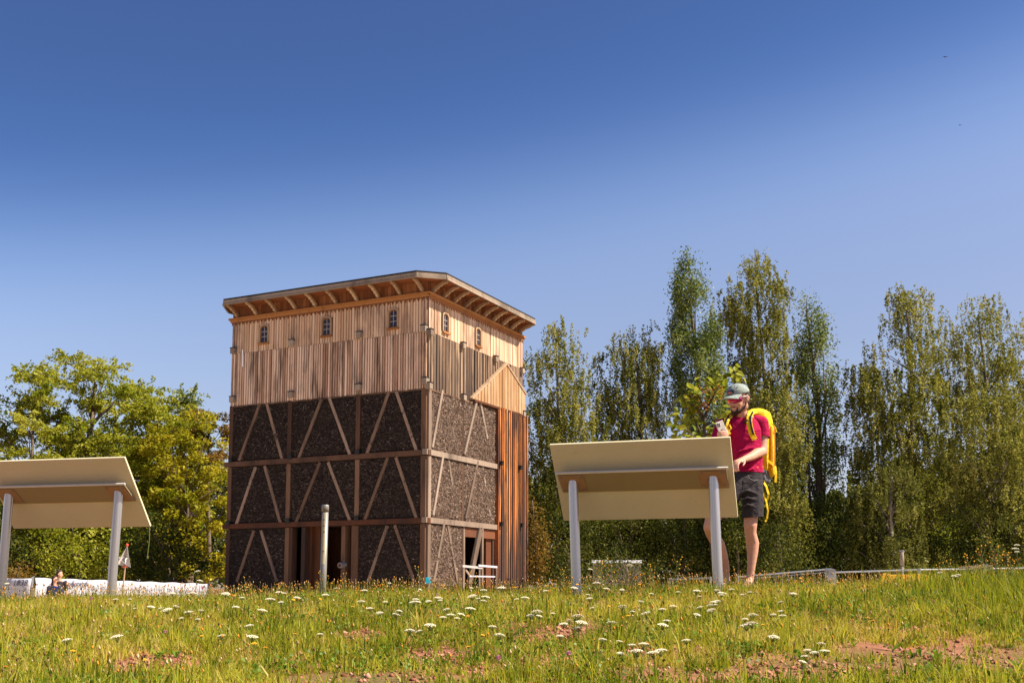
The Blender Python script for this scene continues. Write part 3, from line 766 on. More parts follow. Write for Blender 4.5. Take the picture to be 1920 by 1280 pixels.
    for c in C[idx]:
        c = Vector(c - off)
        dxy = math.hypot(c.x - fine[0].x, c.y - fine[0].y)
        zt = c.z - (dxy * (1.0 if kind != 'poplar' else 2.6)) - .3
        if zt < 1.2: zt = min(1.2, c.z * .5)
        k = min(range(len(fine)), key=lambda k: abs(fine[k].z - zt)); a = fine[k]
        m = a.lerp(c, .55) + Vector((0, 0, -.12 * (c - a).length if kind == 'maple' else .12 * (c - a).length))
        r0 = max(.02, trunk_r * .42 * (1 - .75 * a.z / max(H, .1)))
        tb.tube([a, m, c], [r0, r0 * .6, .012], 5, False)
    for path, rr in branches:
        bp = [at(a, b, Y - .6) - Vector(off) for a, b in path]
        tb.tube(bp, [rr * (1 - .6 * k / (len(bp) - 1)) for k in range(len(bp))], 6)
    tb.build('trunk', bark, root, True)
    return root
BI, PO, AS, MA, BU = M['leaf_birch'], M['leaf_poplar'], M['leaf_ash'], M['leaf_maple'], M['leaf_bush']
GR = 'trees behind the meadow'
tree('birch_tree', 'olive-green birch with drooping twigs just right of the tower', 'birch', 66, [(616, 1025, 1062), (635, 1006, 1080), (680, 996, 1084), (715, 994, 1085), (740, 990, 1112), (790, 984, 1124), (860, 982, 1126), (950, 982, 1122), (1060, 1000, 1100)],
     [(1062, 1090), (1060, 950), (1050, 800), (1042, 650)], BI, M['bark_birch'], seed=3, group=GR, branches=[([(1058, 900), (1040, 840), (1025, 780)], .07), ([(1056, 880), (1085, 820), (1100, 770)], .07)])
tree('birch_tree', 'broad rounded birch behind the beige panel, left of the tall poplar', 'birch', 69, [(620, 1172, 1212), (640, 1160, 1230), (668, 1138, 1240), (690, 1122, 1244), (740, 1118, 1258), (800, 1118, 1262), (880, 1108, 1266), (960, 1106, 1262), (1060, 1130, 1240)],
     [(1236, 1090), (1232, 980), (1205, 820), (1192, 650)], BI, M['bark_birch'], seed=8, group=GR, cull=.22)
tree('poplar_tree', 'tall dense columnar poplar, darkest green of the row', 'poplar', 68, [(490, 1284, 1292), (505, 1274, 1306), (530, 1262, 1330), (570, 1256, 1342), (640, 1256, 1352), (700, 1260, 1360), (790, 1272, 1362), (880, 1270, 1372), (1010, 1280, 1362)],
     [(1318, 1090), (1316, 900), (1308, 700), (1290, 520)], PO, M['bark'], leaf=.155, seed=5, group=GR, cull=.16, lai=3.4)
tree('birch_tree', 'tallest birch, airy crown with a bare twig at the tip, behind the man', 'birch', 70, [(482, 1406, 1422), (505, 1392, 1442), (540, 1354, 1464), (600, 1352, 1476), (660, 1362, 1488), (720, 1362, 1492), (800, 1368, 1502), (900, 1378, 1504), (1050, 1390, 1490)],
     [(1448, 1090), (1445, 900), (1432, 700), (1416, 500)], BI, M['bark_birch'], seed=14, group=GR, cull=.28, branches=[([(1416, 500), (1420, 485), (1415, 472), (1416, 462)], .035), ([(1418, 490), (1408, 480), (1404, 476)], .025)])
tree('poplar_tree', 'slender columnar poplar with bare stems showing, right of the backpack', 'poplar', 67, [(552, 1502, 1512), (575, 1498, 1528), (600, 1494, 1552), (640, 1490, 1568), (700, 1492, 1568), (760, 1494, 1568), (850, 1494, 1570), (960, 1490, 1582), (1060, 1500, 1572)],
     [(1535, 1090), (1535, 900), (1532, 740), (1512, 580)], PO, M['bark'], leaf=.15, seed=6, group=GR, cull=.3, lai=2.6, trunk_r=.3, branches=[([(1520, 980), (1516, 850), (1514, 700)], .09), ([(1545, 980), (1548, 820), (1544, 680)], .08)])
tree('birch_tree', 'weeping birch with long hanging curtains of twigs and a narrow leaning top', 'birch', 64, [(545, 1686, 1700), (570, 1668, 1732), (620, 1668, 1746), (645, 1650, 1752), (670, 1625, 1756), (710, 1594, 1762), (780, 1592, 1764), (860, 1592, 1768), (950, 1594, 1770), (1060, 1600, 1750)],
     [(1690, 1090), (1705, 900), (1712, 740), (1698, 570)], BI, M['bark_birch'], seed=21, group=GR, cull=.2, lai=3.3)
tree('birch_tree', 'spreading birch at the edge of the picture with a sparse flat-topped tip', 'birch', 70, [(560, 1806, 1872), (585, 1788, 1876), (605, 1776, 1884), (630, 1772, 1912), (690, 1766, 1950), (740, 1764, 1985), (850, 1765, 2000), (1000, 1780, 1990)],
     [(1862, 1090), (1862, 900), (1850, 740), (1835, 590)], BI, M['bark_birch'], seed=24, group=GR, cull=.34, lai=2.6, branches=[([(1862, 800), (1880, 740), (1895, 690)], .09)])
tree('birch_tree', 'low bright birch in front of the spreading one at the picture edge', 'birch', 60, [(735, 1826, 1890), (765, 1792, 1950), (830, 1776, 1985), (920, 1772, 1990), (1060, 1790, 1985)],
     [(1870, 1090), (1866, 960), (1860, 790)], BI, M['bark_birch'], seed=31, group=GR, cull=.2, lai=3.2)
tree('birch_tree', 'small bright birch between the backpack and the tall birch', 'birch', 62, [(728, 1440, 1468), (760, 1424, 1496), (830, 1412, 1506), (930, 1408, 1512), (1060, 1420, 1500)],
     [(1462, 1090), (1460, 960), (1455, 770)], BI, M['bark_birch'], seed=37, group=GR, cull=.2)
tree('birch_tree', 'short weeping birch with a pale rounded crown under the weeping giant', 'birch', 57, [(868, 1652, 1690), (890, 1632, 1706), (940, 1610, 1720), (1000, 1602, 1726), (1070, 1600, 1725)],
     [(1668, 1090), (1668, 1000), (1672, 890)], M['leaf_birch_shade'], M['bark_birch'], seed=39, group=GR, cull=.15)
# understorey on the right
def bush(name, label, Y, prof, mat, seed, leaf=.15, lai=3.0, cull=.12):
    p = np.array(prof, float); cx = (p[-1, 1] + p[-1, 2]) / 2
    return tree(name, label, 'bush', Y, prof, [(cx, 1092), (cx, 1060), ((p[0, 1] + p[0, 2]) / 2, p[0, 0] + 12)], mat, M['bark'], leaf=leaf, lai=lai, seed=seed, trunk_r=.06, limbs=12, cull=cull, group='bushes at the foot of the trees', cat='bush')
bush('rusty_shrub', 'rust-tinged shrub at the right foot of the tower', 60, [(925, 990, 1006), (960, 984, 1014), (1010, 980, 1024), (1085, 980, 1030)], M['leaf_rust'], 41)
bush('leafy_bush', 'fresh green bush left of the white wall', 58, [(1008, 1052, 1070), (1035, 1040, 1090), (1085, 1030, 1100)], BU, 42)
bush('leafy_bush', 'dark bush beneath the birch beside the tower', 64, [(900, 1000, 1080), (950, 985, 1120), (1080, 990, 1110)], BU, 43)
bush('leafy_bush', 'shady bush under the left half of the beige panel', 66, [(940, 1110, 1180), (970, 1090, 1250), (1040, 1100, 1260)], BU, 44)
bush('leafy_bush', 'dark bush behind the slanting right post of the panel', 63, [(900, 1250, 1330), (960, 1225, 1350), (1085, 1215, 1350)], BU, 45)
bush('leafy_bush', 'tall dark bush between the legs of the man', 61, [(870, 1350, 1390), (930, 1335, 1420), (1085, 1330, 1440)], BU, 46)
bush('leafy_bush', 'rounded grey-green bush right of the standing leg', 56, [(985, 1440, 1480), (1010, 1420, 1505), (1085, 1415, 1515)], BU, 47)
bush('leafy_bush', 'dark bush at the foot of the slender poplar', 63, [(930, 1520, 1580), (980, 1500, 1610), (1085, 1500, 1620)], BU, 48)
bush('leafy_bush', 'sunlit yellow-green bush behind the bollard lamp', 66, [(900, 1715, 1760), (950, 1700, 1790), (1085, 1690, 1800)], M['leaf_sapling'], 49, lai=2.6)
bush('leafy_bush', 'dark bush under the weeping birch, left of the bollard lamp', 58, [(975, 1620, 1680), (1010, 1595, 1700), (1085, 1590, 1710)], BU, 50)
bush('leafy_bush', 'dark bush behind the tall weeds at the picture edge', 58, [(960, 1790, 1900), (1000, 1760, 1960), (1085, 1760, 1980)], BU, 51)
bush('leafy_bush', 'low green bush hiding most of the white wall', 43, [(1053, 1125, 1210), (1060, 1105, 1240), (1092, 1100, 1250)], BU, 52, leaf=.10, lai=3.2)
# left side
tree('ash_tree', 'feathery bright green tree cut by the left picture edge', 'ash', 68, [(690, 60, 100), (706, 28, 120), (730, 10, 150), (770, -10, 170), (830, -30, 190), (900, -40, 190), (980, -40, 180), (1070, -20, 150)],
     [(78, 1090), (70, 1000), (58, 900), (62, 760)], AS, M['bark'], leaf=.19, lai=2.7, seed=61, group=GR, cull=.25, branches=[([(66, 960), (60, 860), (62, 790)], .14)])
tree('ash_tree', 'tallest feathery tree on the left with a forked dark trunk showing', 'ash', 70, [(662, 140, 210), (680, 120, 232), (705, 118, 250), (735, 112, 272), (780, 104, 296), (850, 100, 306), (930, 110, 300), (1060, 120, 270)],
     [(124, 1090), (140, 1000), (162, 870), (172, 790), (180, 720)], AS, M['bark'], leaf=.19, lai=2.6, seed=63, group=GR, cull=.28, trunk_r=.42, branches=[([(162, 868), (168, 820), (174, 772)], .24), ([(170, 800), (186, 780), (205, 765), (214, 752)], .13), ([(176, 845), (205, 835), (230, 815)], .11), ([(108, 842), (108, 800), (122, 780)], .13)])
tree('ash_tree', 'pale sloping-crowned tree behind the forked trunk', 'ash', 78, [(716, 232, 262), (735, 228, 300), (765, 224, 350), (800, 222, 370), (880, 222, 380), (1000, 240, 380)],
     [(300, 1090), (296, 950), (270, 760)], AS, M['bark'], leaf=.24, lai=2.5, seed=64, group=GR, cull=.2)
tree('ash_tree', 'mid-height bright green tree filling the gap between forked trunk and maple', 'ash', 74, [(728, 268, 300), (745, 255, 345), (775, 245, 372), (830, 235, 385), (940, 235, 380), (1060, 250, 360)],
     [(318, 1090), (315, 980), (292, 760)], AS, M['bark'], leaf=.19, lai=2.7, seed=68, group=GR, cull=.2)
tree('ash_tree', 'small blue-green treetop peeking over the maple', 'ash', 82, [(742, 335, 375), (760, 322, 398), (800, 312, 410), (900, 310, 415)],
     [(360, 1090), (360, 900), (358, 770)], M['leaf_poplar'], M['bark'], leaf=.24, lai=2.4, seed=65, group=GR)
tree('maple_tree', 'dense golden-green maple against the left side of the tower', 'maple', 70, [(778, 335, 395), (795, 300, 428), (830, 276, 446), (880, 258, 455), (950, 248, 460), (1020, 246, 460), (1085, 262, 450)],
     [(350, 1092), (352, 1010), (350, 930)], MA, M['bark'], leaf=.23, lai=3.0, seed=66, group=GR, cull=.26, trunk_r=.3)
tree('maple_tree', 'thin reddish-tipped tree behind the maple beside the tower', 'maple', 76, [(778, 345, 385), (785, 335, 432), (830, 330, 440), (900, 330, 440)],
     [(390, 1090), (390, 950), (390, 800)], M['leaf_rust'], M['bark'], leaf=.2, lai=2.0, seed=67, group=GR)
bush('leafy_bush', 'dark leafy bush below the maple, right of the pennant sign', 64, [(960, 240, 300), (1000, 225, 350), (1085, 225, 420)], BU, 71, leaf=.2)
bush('leafy_bush', 'shady green bush between the two left trunks', 66, [(930, 70, 180), (980, 50, 240), (1085, 60, 240)], M['leaf_ash'], 72, leaf=.2)
bush('leafy_bush', 'shady bush behind the leftmost panel post', 64, [(930, -40, 60), (980, -60, 80), (1085, -60, 80)], BU, 73, leaf=.2)
bush('rusty_shrub', 'low orange-red shrub behind the short left banner', 52, [(1062, 22, 45), (1070, 10, 60), (1090, 10, 62)], M['leaf_rust'], 74, leaf=.1)
# far wood closing the gaps low between the trunks
def woodland():
    r = np.random.default_rng(90); Ps = []
    for x0, x1, top in [(-80, 440, 900), (960, 1260, 905), (1260, 1480, 930), (1480, 1590, 940), (1590, 1980, 880)]:
        n = int((x1 - x0) * 34); px = r.uniform(x0, x1, n); pyy = 1100 - (1100 - top - 45 * np.sin(px / 23.) * np.sin(px / 61.)) * r.random(n) ** .8
        Yd = r.uniform(88, 98, n)
        Ps.append(np.array([at(a, b, c) for a, b, c in zip(px, pyy, Yd)]))
    P = np.concatenate(Ps)
    V, Fq = leaf_quads(P, .52, r, .2)
    o = np_mesh('distant_woodland', V, Fq, M['leaf_bush'], {'tint': np.repeat(np.clip(r.normal(.42, .22, len(P)), 0, 1), 4)})
    tag(o, 'dim mass of foliage filling the gaps low behind the trees', kind='stuff')
woodland()
# sapling with big leaves behind the panel
def sapling():
    r = np.random.default_rng(5); Y = 12.6
    b0 = at(1347, 1092, Y); g0 = gz(b0.x, Y)
    root = thing('sapling_tree', 'young large-leaved tree with brown flower clusters beside the capped man', 'tree', (b0.x, Y, g0 - .05))
    off = Vector((b0.x, Y, g0 - .05))
    tb = MB(); A = lambda a, b, d=0: at(a, b, Y + d) - off
    tb.tube([Vector((0, 0, 0)), A(1335, 1000), A(1326, 920), A(1320, 850), A(1320, 790), A(1330, 745)], [.052, .045, .034, .026, .018, .010], 7)
    tips = []
    for path in [[(1320, 840), (1290, 800), (1268, 785)], [(1320, 825), (1300, 780), (1285, 770)], [(1322, 800), (1310, 775), (1300, 740)], [(1320, 800), (1345, 785), (1352, 778)], [(1320, 850), (1298, 815), (1275, 795)], [(1321, 780), (1303, 760), (1282, 752)], [(1326, 765), (1342, 735), (1358, 708)], [(1358, 708), (1372, 700), (1380, 698)], [(1320, 835), (1300, 830), (1272, 828)],
                 [(1330, 750), (1330, 725), (1345, 712)], [(1319, 815), (1335, 812), (1345, 806)], [(1326, 775), (1310, 742), (1312, 728)], [(1342, 735), (1332, 722), (1322, 715)], [(1320, 860), (1340, 845), (1350, 838)], [(1318, 870), (1290, 858), (1280, 850)]]:
        d = r.uniform(-.25, .35); pts = [A(a, b, d * k / 2) for k, (a, b) in enumerate(path)]
        tb.tube(pts, [.014, .009, .004], 5); tips += [(pts[1].lerp(pts[2], t), t) for t in (0, .35, .7, 1.0)]
    tb.build('trunk', M['bark'], root, True)
    lb = MB()
    lb._add([(0, 0, 0), (.028, .02, .006), (.036, .05, .004), (.020, .085, -.004), (0, .115, -.014), (-.020, .085, -.004), (-.036, .05, .004), (-.028, .02, .006), (0, .05, -.006)],
            [(0, 1, 8), (1, 2, 8), (2, 3, 8), (3, 4, 8), (4, 5, 8), (5, 6, 8), (6, 7, 8), (7, 0, 8)])
    meshes = []
    for k in range(4):
        o = lb.build('leaf', M['leaf_sapling'], None); me = o.data; bpy.data.objects.remove(o)
        at_ = me.attributes.new('tint', 'FLOAT', 'POINT'); at_.data.foreach_set('value', np.full(len(me.vertices), [.2, .45, .7, .95][k], np.float32)); meshes.append(me)
    for p, t in tips:
        for k in range(4):
            o = mesh_obj('leaf', meshes[r.integers(0, 4)], root)
            o.location = p + Vector(r.normal(0, .06, 3))
            o.rotation_euler = (r.normal(-.45, .5), r.normal(0, .5), r.uniform(0, 6.28)); s = r.uniform(.65, 1.25); o.scale = (s, s, s)
    for a, b in [(1318, 733), (1345, 727), (1352, 738), (1300, 750), (1290, 757), (1335, 742), (1322, 758), (1306, 770)]:
        fb = MB(); c = A(a, b, r.uniform(-.2, .2))
        for k in range(26):
            q = c + Vector(r.normal(0, 1, 3)) * .035; fb.sphere(q, .008, 5, 3)
        tag(fb.build('flower_cluster', M['orange'], root), kind='stuff')
sapling()
# ---------------------------------------------------------------- information panels on posts
def info_panel(label, X, Y, Zc, psi, tau, w=1.49, h=.755, lean=(0, 0), cord=False):
    g0 = gz(X, Y) - .06
    root = thing('info_panel', label, 'information panel', (X, Y, g0), psi, 'information panels seen from behind')
    c = Vector((0, 0, Zc - g0)); u = Vector((0, -math.cos(tau), math.sin(tau))); b = Vector((0, -math.sin(tau), -math.cos(tau))); ex = Vector((1, 0, 0))
    m = MB(); m.beam(c - u * h / 2 - b * .011, c + u * h / 2 - b * .011, w, .022, b)
    m.build('board', M['panel'], root, bevel=.004)
    m = MB(); m.beam(c - u * (h / 2 - .03) - b * .026, c + u * (h / 2 - .03) - b * .026, w - .06, .004, b); m.build('printed_face', M['print'], root)
    T = c + u * .150 + b * .085; B = c - u * .085 + b * .010
    pn = ex.cross(B - T).normalized()
    if pn.dot(b) < 0: pn = -pn
    m = MB(); hw = .70
    m._add([T - ex * hw, T + ex * hw, B + ex * hw, B - ex * hw] + [p - pn * .008 for p in (T - ex * hw, T + ex * hw, B + ex * hw, B - ex * hw)],
           [(0, 3, 2, 1), (4, 5, 6, 7), (0, 1, 5, 4), (1, 2, 6, 5), (2, 3, 7, 6), (3, 0, 4, 7)])
    m.build('support_plate', M['panel_plate'], root)
    m = MB(); e_ = ex * (hw + .015); q_ = T + pn * .0; m.beam(q_ - e_, q_ + e_, .016, .014, b)
    m.build('support_rail', M['bar_white'], root)
    d = (B - T).normalized()
    for k, s in enumerate((-1, 1)):
        mid = T.lerp(B, .52) + ex * (.585 * s) + pn * .004
        m = MB(); m.beam(mid - d * .098, mid + d * .098, .21, .008, pn); mp = m.build('mounting_plate', M['mount'], root, bevel=.003)
        for sx in (-1, 1):
            for sd in (-1, 1):
                q = mid + ex * (.085 * sx) + d * (.078 * sd)
                m = MB(); m.tube([q, q + pn * .010], .009, 8); m.build('bolt', M['galv'], mp)
        y0 = mid.y; vs = []; n = 40; R0 = .041
        dyz = (B.z - T.z) / (B.y - T.y)
        for ring in (0, 1):
            for q in range(n):
                a = 2 * math.pi * q / n; rr = R0 * (.90 if q % 10 == 0 else 1.0)
                px_, py_ = .585 * s + rr * math.cos(a), y0 + rr * math.sin(a)
                if ring == 0: vs.append((px_ + lean[0], py_ + lean[1], -.25))
                else: vs.append((px_, py_, T.z + (py_ - T.y) * dyz - .002))
        m = MB(); m._add(vs, [(q, (q + 1) % n, (q + 1) % n + n, q + n) for q in range(n)] + [tuple(range(n, 2 * n))])
        m.build('post', M['alu'], root)
    if cord:
        q = c - u * h / 2 + ex * (w / 2 - .01)
        m = MB(); m.tube([q, q + Vector((.004, 0, -.12)), q + Vector((-.01, 0, -.27))], .004, 5); m.tube([q + Vector((-.01, 0, -.27)), q + Vector((-.01, 0, -.295))], .008, 6); m.build('cord', M['stem'], root)
    return root
info_panel('beige information panel on two metal posts with the capped man leaning at its edge', 1.09, 9.0, .868, -.309, .938, lean=(.03, 0))
info_panel('beige information panel cut by the picture edge, feathery trees above it', -4.165, 10.15, .853, -.243, .92, lean=(-.05, 0), cord=True)
# round marker post with label strip
def marker_post():
    X, Y = -1.547, 9.0; g0 = gz(X, Y) - .08
    top = at(607, 946, Y).z - g0
    root = thing('marker_post', 'slim round metal post with a yellowed label strip in front of the tower door', 'post', (X, Y, g0))
    m = MB(); m.tube([(-.013, 0, -.2), (0, 0, top - .06)], .027, 24); m.build('tube', M['post_brown'], root, True)
    m = MB(); m.tube([(0, 0, top - .059), (0, 0, top - .004), (0, 0, top)], [.0295, .0295, .027], 24); m.build('cap', M['post_brown'], root, True)
    m = MB(); a0, a1, z0, z1 = -math.pi / 2 - .62, -math.pi / 2 + .42, top - .49, top - .075; R0 = .0305; n = 8; vs = []
    for z in (z0, z1):
        for k in range(n + 1):
            a = a0 + (a1 - a0) * k / n; s = -.013 * (1 - (z + .2) / (top + .14)); vs.append((s + R0 * math.cos(a), R0 * math.sin(a), z))
    m._add(vs, [(k, k + 1, k + n + 2, k + n + 1) for k in range(n)]); ls = m.build('label_strip', M['label_strip'], root)
    m = MB()
    for z in (.36, .31, .26, .10):
        m.box((-.011, -.0322, z0 + z), (-.004, -.0315, z0 + z + .010)); m.box((-.002, -.0322, z0 + z + .002), (.004, -.0315, z0 + z + .008))
    tag(m.build('small_print', M['ink'], ls), kind='stuff')
marker_post()
# ---------------------------------------------------------------- banners, pennant sign
def banner(label, a, b, bottom_drop, cat='banner', texts=(), strokes=None, seed=0, post=True):
    A, B_ = Vector(a), Vector(b); L = (B_ - A); Lh = Vector((L.x, L.y, 0)); ln = Lh.length; d = Lh.normalized(); nr = Vector((d.y, -d.x, 0))
    if nr.y > 0: nr = -nr
    root = thing('fence_banner', label, cat, (A.x, A.y, A.z - bottom_drop), math.atan2(d.y, d.x), 'printed banners along the fence')
    r = np.random.default_rng(seed); nx, nz_ = int(ln * 7) + 2, 9
    vs = []; ph = r.uniform(0, 6, 4)
    rise = L.z
    for j in range(nz_):
        for i in range(nx):
            x = ln * i / (nx - 1); z = bottom_drop * j / (nz_ - 1)
            sag = .025 * math.sin(x * 3.1 + ph[0]) * (j / (nz_ - 1)) * .6
            y = .03 * math.sin(x * 5.3 + z * 4 + ph[1]) + .018 * math.sin(x * 13 + z * 9 + ph[2])
            vs.append((x, y, z + sag + rise * x / ln))
    m = MB(); m._add(vs, [(j * nx + i, j * nx + i + 1, (j + 1) * nx + i + 1, (j + 1) * nx + i) for j in range(nz_ - 1) for i in range(nx - 1)])
    o = m.build('cloth', M['banner'], root, True); sm = o.modifiers.new('thickness', 'SOLIDIFY'); sm.thickness = .004
    for s, x, z, size in texts:
        text_mesh('lettering', s, size, M['ink_blue'], (x, -.065, z + rise * x / ln), (math.pi / 2, 0, 0), root, shear=.3, ext=.006)
    if strokes:
        m = MB()
        for x0, x1, z in strokes:
            x = x0
            while x < x1:
                hh = r.uniform(.05, .15); zz = z + rise * x / ln
                m.beam((x, -.065, zz), (x + .05, -.065, zz + hh), .022, .004, (0, 1, 0))
                if r.random() < .6: m.beam((x + .03, -.066, zz + hh * .5), (x + .09, -.066, zz + hh * .4), .02, .004, (0, 1, 0))
                x += r.uniform(.09, .16)
        tag(m.build('faded_lettering', M['ink_blue'], root), kind='stuff')
    for x in ((0, ln) if post else ()):
        m = MB(); m.tube([(x, .07, -.3), (x, .07, bottom_drop + .06 + rise * x / ln)], .03, 8); m.build('fence_post', M['galv'], root)
    return root
A0 = at(66, 1083, 38); B0 = at(392, 1094, 52)
dx = (at(133, 1096, 40.5) - A0); L2 = math.hypot(dx.x, dx.y)
banner('long white banner with italic lettering running along the fence to the tower', A0, B0, 1.0, texts=[('Gradierwerk', L2 * .98, .83, .33)], strokes=[(.9, 3.6, .33), (3.3, 9.2, .62), (4.2, 14, .36), (9.8, 15, .60)], seed=3)
A1 = at(-60, 1081, 38); B1 = at(58, 1084, 37.6)
banner('short white banner with the year 1838 behind the leftmost metal post', A1, B1, 1.0, texts=[('um 1838', 1.80, .83, .29)], strokes=[(.2, 1.0, .6)], seed=4)
def pennant():
    Y = 26; b0 = at(231, 1104, Y); g0 = gz(b0.x, Y)
    root = thing('pennant_sign', 'grey three-finned triangular sign with white letters and red clips on a thin leaning pole', 'sign', (b0.x, Y, g0))
    off = Vector((b0.x, Y, g0)); P = lambda px, py, d=0: at(px, py, Y + d) - off
    m = MB(); m.tube([Vector((-.05, 0, -.2)), P(231, 1100), P(238.5, 1020)], [.022, .020, .016], 8); m.build('pole', M['bracket'], root)
    top = P(238, 1024)
    for k, (q0, q1) in enumerate([(P(219.5, 1056.5, -.12), P(233.2, 1062, 0)), (P(244.5, 1063.5, -.35), P(234.6, 1059.5, -.02)), (P(236, 1052, .3), P(234.5, 1058, .02))]):
        nrm = (q0 - top).cross(q1 - top).normalized() * .006
        m = MB(); m.prism([top, q0, q1], nrm); fin = m.build('fin', M['smoke'], root)
        e = MB()
        for a, b in ((top, q0), (q0, q1)): e.tube([a, b], .007, 5)
        e.build('rim', M['greybox'], fin)
        if k < 2:
            cc = top * .25 + q0 * .33 + q1 * .42 if k == 0 else top * .22 + q0 * .38 + q1 * .40
            t = text_mesh('letter', 'K8'[k], .25, M['white'], cc + Vector((0, -.03, 0)), (math.pi / 2, -.12, 0.05 if k == 0 else .75), fin, ext=.003)
    for q in (P(238.4, 1021), P(232.2, 1061.5), P(237, 1060.5, -.05)):
        m = MB(); m.sphere(q, .035, 10, 6); m.build('clip', M['red'], root, True)
pennant()
# ---------------------------------------------------------------- right: barrier fences, sign, table, lamp, wall
def barrier(label, a, b, drop, bars=True, sp=.13, double=False):
    A, B_ = Vector(a), Vector(b); root = thing('barrier_fence', label, 'fence', (A.x, A.y, A.z - drop), 0, 'metal barrier fences beyond the crest')
    off = Vector((A.x, A.y, A.z - drop)); A -= off; B_ -= off; L = (B_ - A).length
    m = MB(); m.tube([A, B_], .018, 8); m.build('top_rail', M['galv'], root)
    lo = Vector((0, 0, -drop * .82)); m = MB(); m.tube([A + lo, B_ + lo], .016, 8); m.build('bottom_rail', M['galv'], root)
    if double:
        q = Vector((0, .02, -.055)); m = MB(); m.tube([A + q, B_ + q], .012, 6); m.build('middle_rail', M['galv'], root)
    for e in (A, B_):
        m = MB(); m.tube([e + Vector((0, 0, -drop - .1)), e + Vector((0, 0, .03))], .022, 8); m.build('post', M['galv'], root)
    if bars:
        n = int(L / sp)
        for k in range(1, n):
            q = A.lerp(B_, k / n); m = MB(); m.tube([q + lo, q], .0065, 5, False); m.build('bar', M['galv'], root)
    return root
barrier('metal barrier with a double top rail and upright bars right of the standing leg', at(1384, 1081, 23), at(1549, 1067, 23), 1.0, double=True)
barrier('low metal barrier glimpsed left of the slanting panel post', at(1256, 1085.5, 23.5), at(1332, 1083, 23.2), 1.0)
barrier('long single-rail barrier behind the yellow sign', at(1566, 1072.5, 22), at(1722, 1067.5, 22), 1.0, bars=False)
barrier('thin-railed barrier running behind the tall weeds', at(1724, 1067.5, 22), at(1960, 1064, 22.5), 1.0, bars=False)
def misc():
    Y = 21.5; p = at(1700, 1090, Y); g0 = gz(p.x, Y)
    root = thing('road_sign', 'flat orange-yellow sign board standing low behind the grass', 'sign', (p.x, Y, g0)); off = Vector((p.x, Y, g0))
    q = lambda px, py: at(px, py, Y) - off
    m = MB(); m.prism([q(1652, 1096), q(1654, 1075), q(1662, 1073.5), q(1672, 1077), q(1728, 1075.5), q(1738, 1078), q(1748, 1086), q(1748, 1096)], (0, .03, 0)); m.build('board', M['signyellow'], root, bevel=.01)
    for px in (1664, 1736):
        m = MB(); b_ = q(px, 1094); m.tube([b_ + Vector((0, .04, 0)), (b_.x, .04, -.05)], .02, 8); m.build('leg', M['galv'], root)
    Y = 19; p = at(1832, 1090, Y); g0 = gz(p.x, Y); off = Vector((p.x, Y, g0))
    root = thing('folding_table', 'weathered grey table standing among the tall weeds', 'table', tuple(off))
    q = lambda px, py, d=0: at(px, py, Y + d) - off
    m = MB(); a, b_ = q(1808, 1064), q(1849, 1060.5); m.beam(a, b_, .5, .035, (0, 0, 1)); m.build('table_top', M['fascia'], root)
    m = MB(); m.beam(a + Vector((.06, -.2, -.02)), b_ + Vector((-.05, -.2, -.02)), .03, .10, (0, 0, 1)); m.build('apron', M['greybox'], root)
    for px in (1813, 1845):
        for d in (-.2, .2):
            t = q(px, 1063, d); m = MB(); m.beam(t, (t.x, t.y, -.05), .05, .05, (0, 1, 0)); m.build('leg', M['greybox'], root)
    m = MB(); t = q(1843, 1056, -.26); m.box((t.x - .03, t.y, t.z - .25), (t.x + .03, t.y + .02, t.z)); m.build('side_batten', M['bracket'], root)
    Y = 20; p = at(1556, 1090, Y); g0 = gz(p.x, Y); off = Vector((p.x, Y, g0)); root = thing('cabinet', 'small light grey box cabinet at the end of the barred barrier', 'cabinet', tuple(off))
    q = lambda px, py, d=0: at(px, py, Y + d) - off
    a, b_ = q(1552, 1068), q(1566, 1068); m = MB(); m.box((a.x, 0, -.05), (b_.x, .2, a.z)); m.build('body', M['galv'], root)
    m = MB(); m.prism([(a.x - .02, -.02, a.z + .001), (b_.x + .02, -.02, a.z + .001), ((a.x + b_.x) / 2 - .02, -.02, a.z + .035)], (0, .24, 0)); m.build('lid', M['galv'], root)
    Y = 30; p = at(1693, 1098, Y); g0 = gz(p.x, Y); off = Vector((p.x, Y, g0)); root = thing('bollard_lamp', 'slim grey bollard lamp with a pale head in front of dark trees', 'lamp', tuple(off))
    zt = at(1693, 1031, Y).z - g0
    m = MB(); m.tube([(0, 0, -.1), (0, 0, zt - .42)], .032, 10); m.build('pole', M['greybox'], root, True)
    m = MB(); m.tube([(0, 0, zt - .419), (0, 0, zt - .03)], .055, 12); m.build('head', M['fascia'], root, True)
    m = MB(); m.tube([(0, 0, zt - .029), (0, 0, zt)], .065, 12); m.build('cap', M['galv'], root)
    Y = 46; a, b_ = at(1112, 1049.5, Y), at(1202, 1050, Y); g0 = gz(a.x, Y); root = thing('garden_wall', 'long low wall with a bright white flat coping behind the bushes', 'wall', ((a.x + b_.x) / 2, Y, g0)); hw = (b_.x - a.x) / 2
    m = MB(); m.box((-hw, 0, -.2), (hw, .3, a.z - g0 - .12)); m.build('wall_face', M['wall_tan'], root)
    m = MB(); m.box((-hw - .03, -.08, a.z - g0 - .119), (hw + .03, .45, a.z - g0)); m.build('coping', M['white'], root)
    # wooden barrier before the right-hand tower door
    root = thing('wooden_barrier', 'rough pale plank barrier set before the side door of the tower', 'barrier', tuple(TC + TR * 5.2 - TL * .9 + Vector((0, 0, ZR))), TH)
    def w(px, py, o=.9): u, h = onr(px, py, o); return Vector((u - 5.2, -(o - .9), h - ZR))
